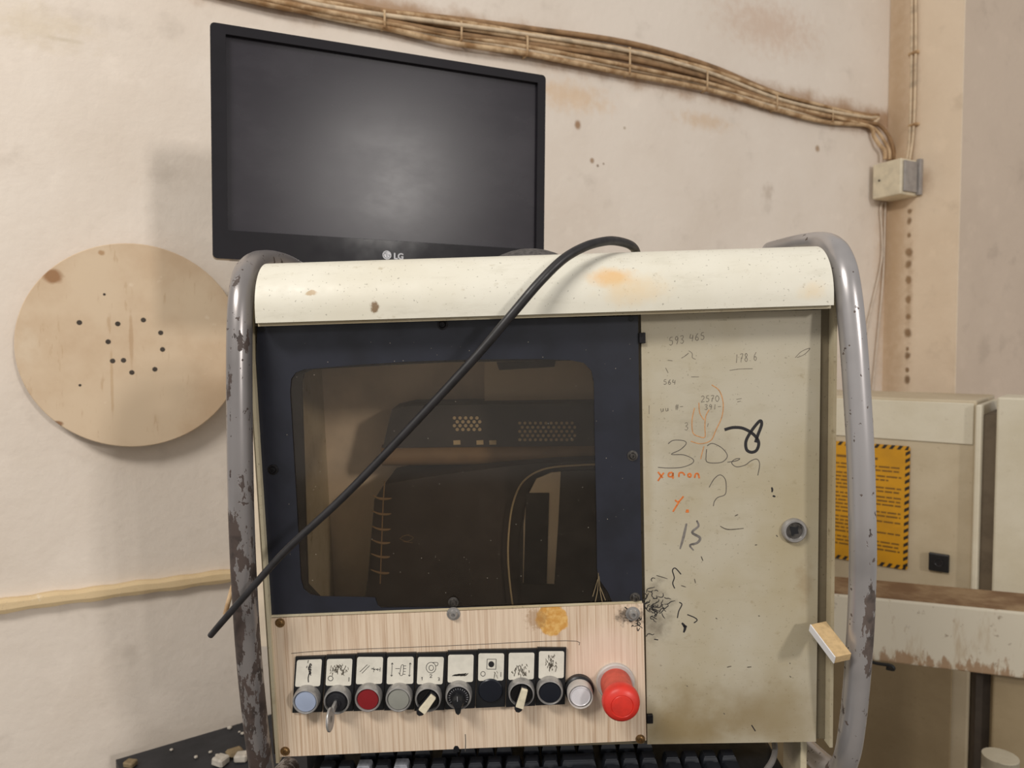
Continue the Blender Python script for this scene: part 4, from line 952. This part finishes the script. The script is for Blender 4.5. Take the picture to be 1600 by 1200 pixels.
post = thing('pale_post', Matrix.Translation(BEAM.M @ Vector((q.x, -.03, 0))), 'pale rounded post top at the lower right, below the ledge', 'post')
zq_ = (BEAM.M @ q).z
t2 = BM(); tube(t2, [(0, 0, FLOOR_Z + .002), (0, 0, zq_ - .03), (0, 0, zq_ - .004), (0, 0, zq_ + .004)], lambda t: .028 if t < .9 else .028 - .012 * (t - .9) * 10, 24, 6); done('post_shaft', t2, M_MACHL, post, smooth=True)

# ================================================================== LOW TABLE AT THE LEFT
c0 = W(440, 1111, -.02); ztab = c0.z
def tabpt(px, py): return WALL.at_z(px, py, ztab)
tab = thing('low_table', WALL.M, 'low black sheet topped table by the left wall with plaster debris', 'table')
f0, f1 = tabpt(181, 1187), tabpt(386, 1127)
dirx = (f1 - f0); dirx.z = 0; dirx.normalize(); perp = Vector((dirx.y, -dirx.x, 0))
tl_ = (c0 - f0).length
pts = [f0, f0 + dirx * tl_, f0 + dirx * tl_ + perp * .30, f0 + perp * .30]
bm = BM(); lo = [bm.verts.new((p.x, p.y, ztab - .018)) for p in pts]; hi = [bm.verts.new((p.x, p.y, ztab)) for p in pts]
bm.faces.new(lo[::-1]); bm.faces.new(hi)
for i in range(4): bm.faces.new((lo[i], lo[(i + 1) % 4], hi[(i + 1) % 4], hi[i]))
done('table_top', bm, M_TABLE, tab)
for u, v in ((.03, .03), (tl_ - .03, .03), (tl_ - .03, .27), (.03, .27)):
    p = f0 + dirx * u + perp * v; done('table_leg', box(BM(), p.x - .015, p.x + .015, p.y - .015, p.y + .015, FLOOR_Z + .001, ztab - .0181), M_BLACK, tab)
def chip(px, py, s_, m, seed, lab, grp=None, flat=.6):
    rg = random.Random(seed); p = tabpt(px, py); bm = BM()
    bmesh.ops.create_icosphere(bm, subdivisions=1, radius=1) if s_ < .008 else bmesh.ops.create_cube(bm, size=1.7)
    for v in bm.verts: v.co = Vector((v.co.x * s_ * rg.uniform(.8, 1.15), v.co.y * s_ * rg.uniform(.8, 1.15), v.co.z * s_ * flat * rg.uniform(.85, 1.1)))
    if s_ >= .008: bmesh.ops.bevel(bm, geom=bm.edges[:], offset=s_ * .2, segments=1, affect='EDGES')
    zmin = min(v.co.z for v in bm.verts)
    for v in bm.verts: v.co.z -= zmin
    o = done('debris_chip', bm, m, M=WALL.M @ Matrix.Translation((p.x, p.y, ztab + .0003)) @ Matrix.Rotation(rg.uniform(0, 3), 4, 'Z'))
    tag(o, lab, 'debris', grp)
chip(345, 1195, .013, M_CHIP, 1, 'pale plaster lump on the black table, left of the two larger ones', 'plaster lumps')
chip(377, 1188, .012, M_CHIP, 2, 'pale plaster lump on the black table, beside the chipped tube', 'plaster lumps')
chip(204, 1198, .010, M_RUBBLE, 3, 'brown lump at the left corner of the black table')
chip(368, 1178, .016, M_RUBBLE, 8, 'flat brown offcut on the black table near the chipped tube', None, .25)
for k, (px, py, s_) in enumerate(((359, 1139, .005), (379, 1148, .004), (306, 1185, .004), (329, 1177, .0035), (339, 1182, .0035), (268, 1173, .003), (374, 1145, .0025))):
    chip(px, py, s_, M_CHIP, 30 + k, 'small pale plaster crumb on the black table, ' + ords[sorted((359, 379, 306, 329, 339, 268, 374)).index(px)] + ' crumb from the left', 'plaster crumbs')

# ------------------------------------------------------------------ put every thing's origin at its base
bpy.context.view_layer.update()
for o in list(S.objects):
    if o.parent or o.type not in ('MESH', 'EMPTY') or o.get('kind') == 'structure' or o is cab or o.name.startswith(('debris', 'keyboard.', 'board_off', 'pale_post')): continue
    ms = [o] if o.type == 'MESH' else [c for c in o.children_recursive if c.type == 'MESH']
    if o is kbd or not ms: continue
    IV = o.matrix_world.inverted()
    vs = [IV @ c.matrix_world @ Vector(b) for c in ms for b in c.bound_box]
    lo = Vector([min(v[i] for v in vs) for i in range(3)]); hi = Vector([max(v[i] for v in vs) for i in range(3)])
    dl = Vector(((lo.x + hi.x) / 2, (lo.y + hi.y) / 2, lo.z))
    if o.type == 'MESH': o.data.transform(Matrix.Translation(-dl))
    for c in o.children: c.location = c.location - dl
    o.matrix_world = o.matrix_world @ Matrix.Translation(dl)
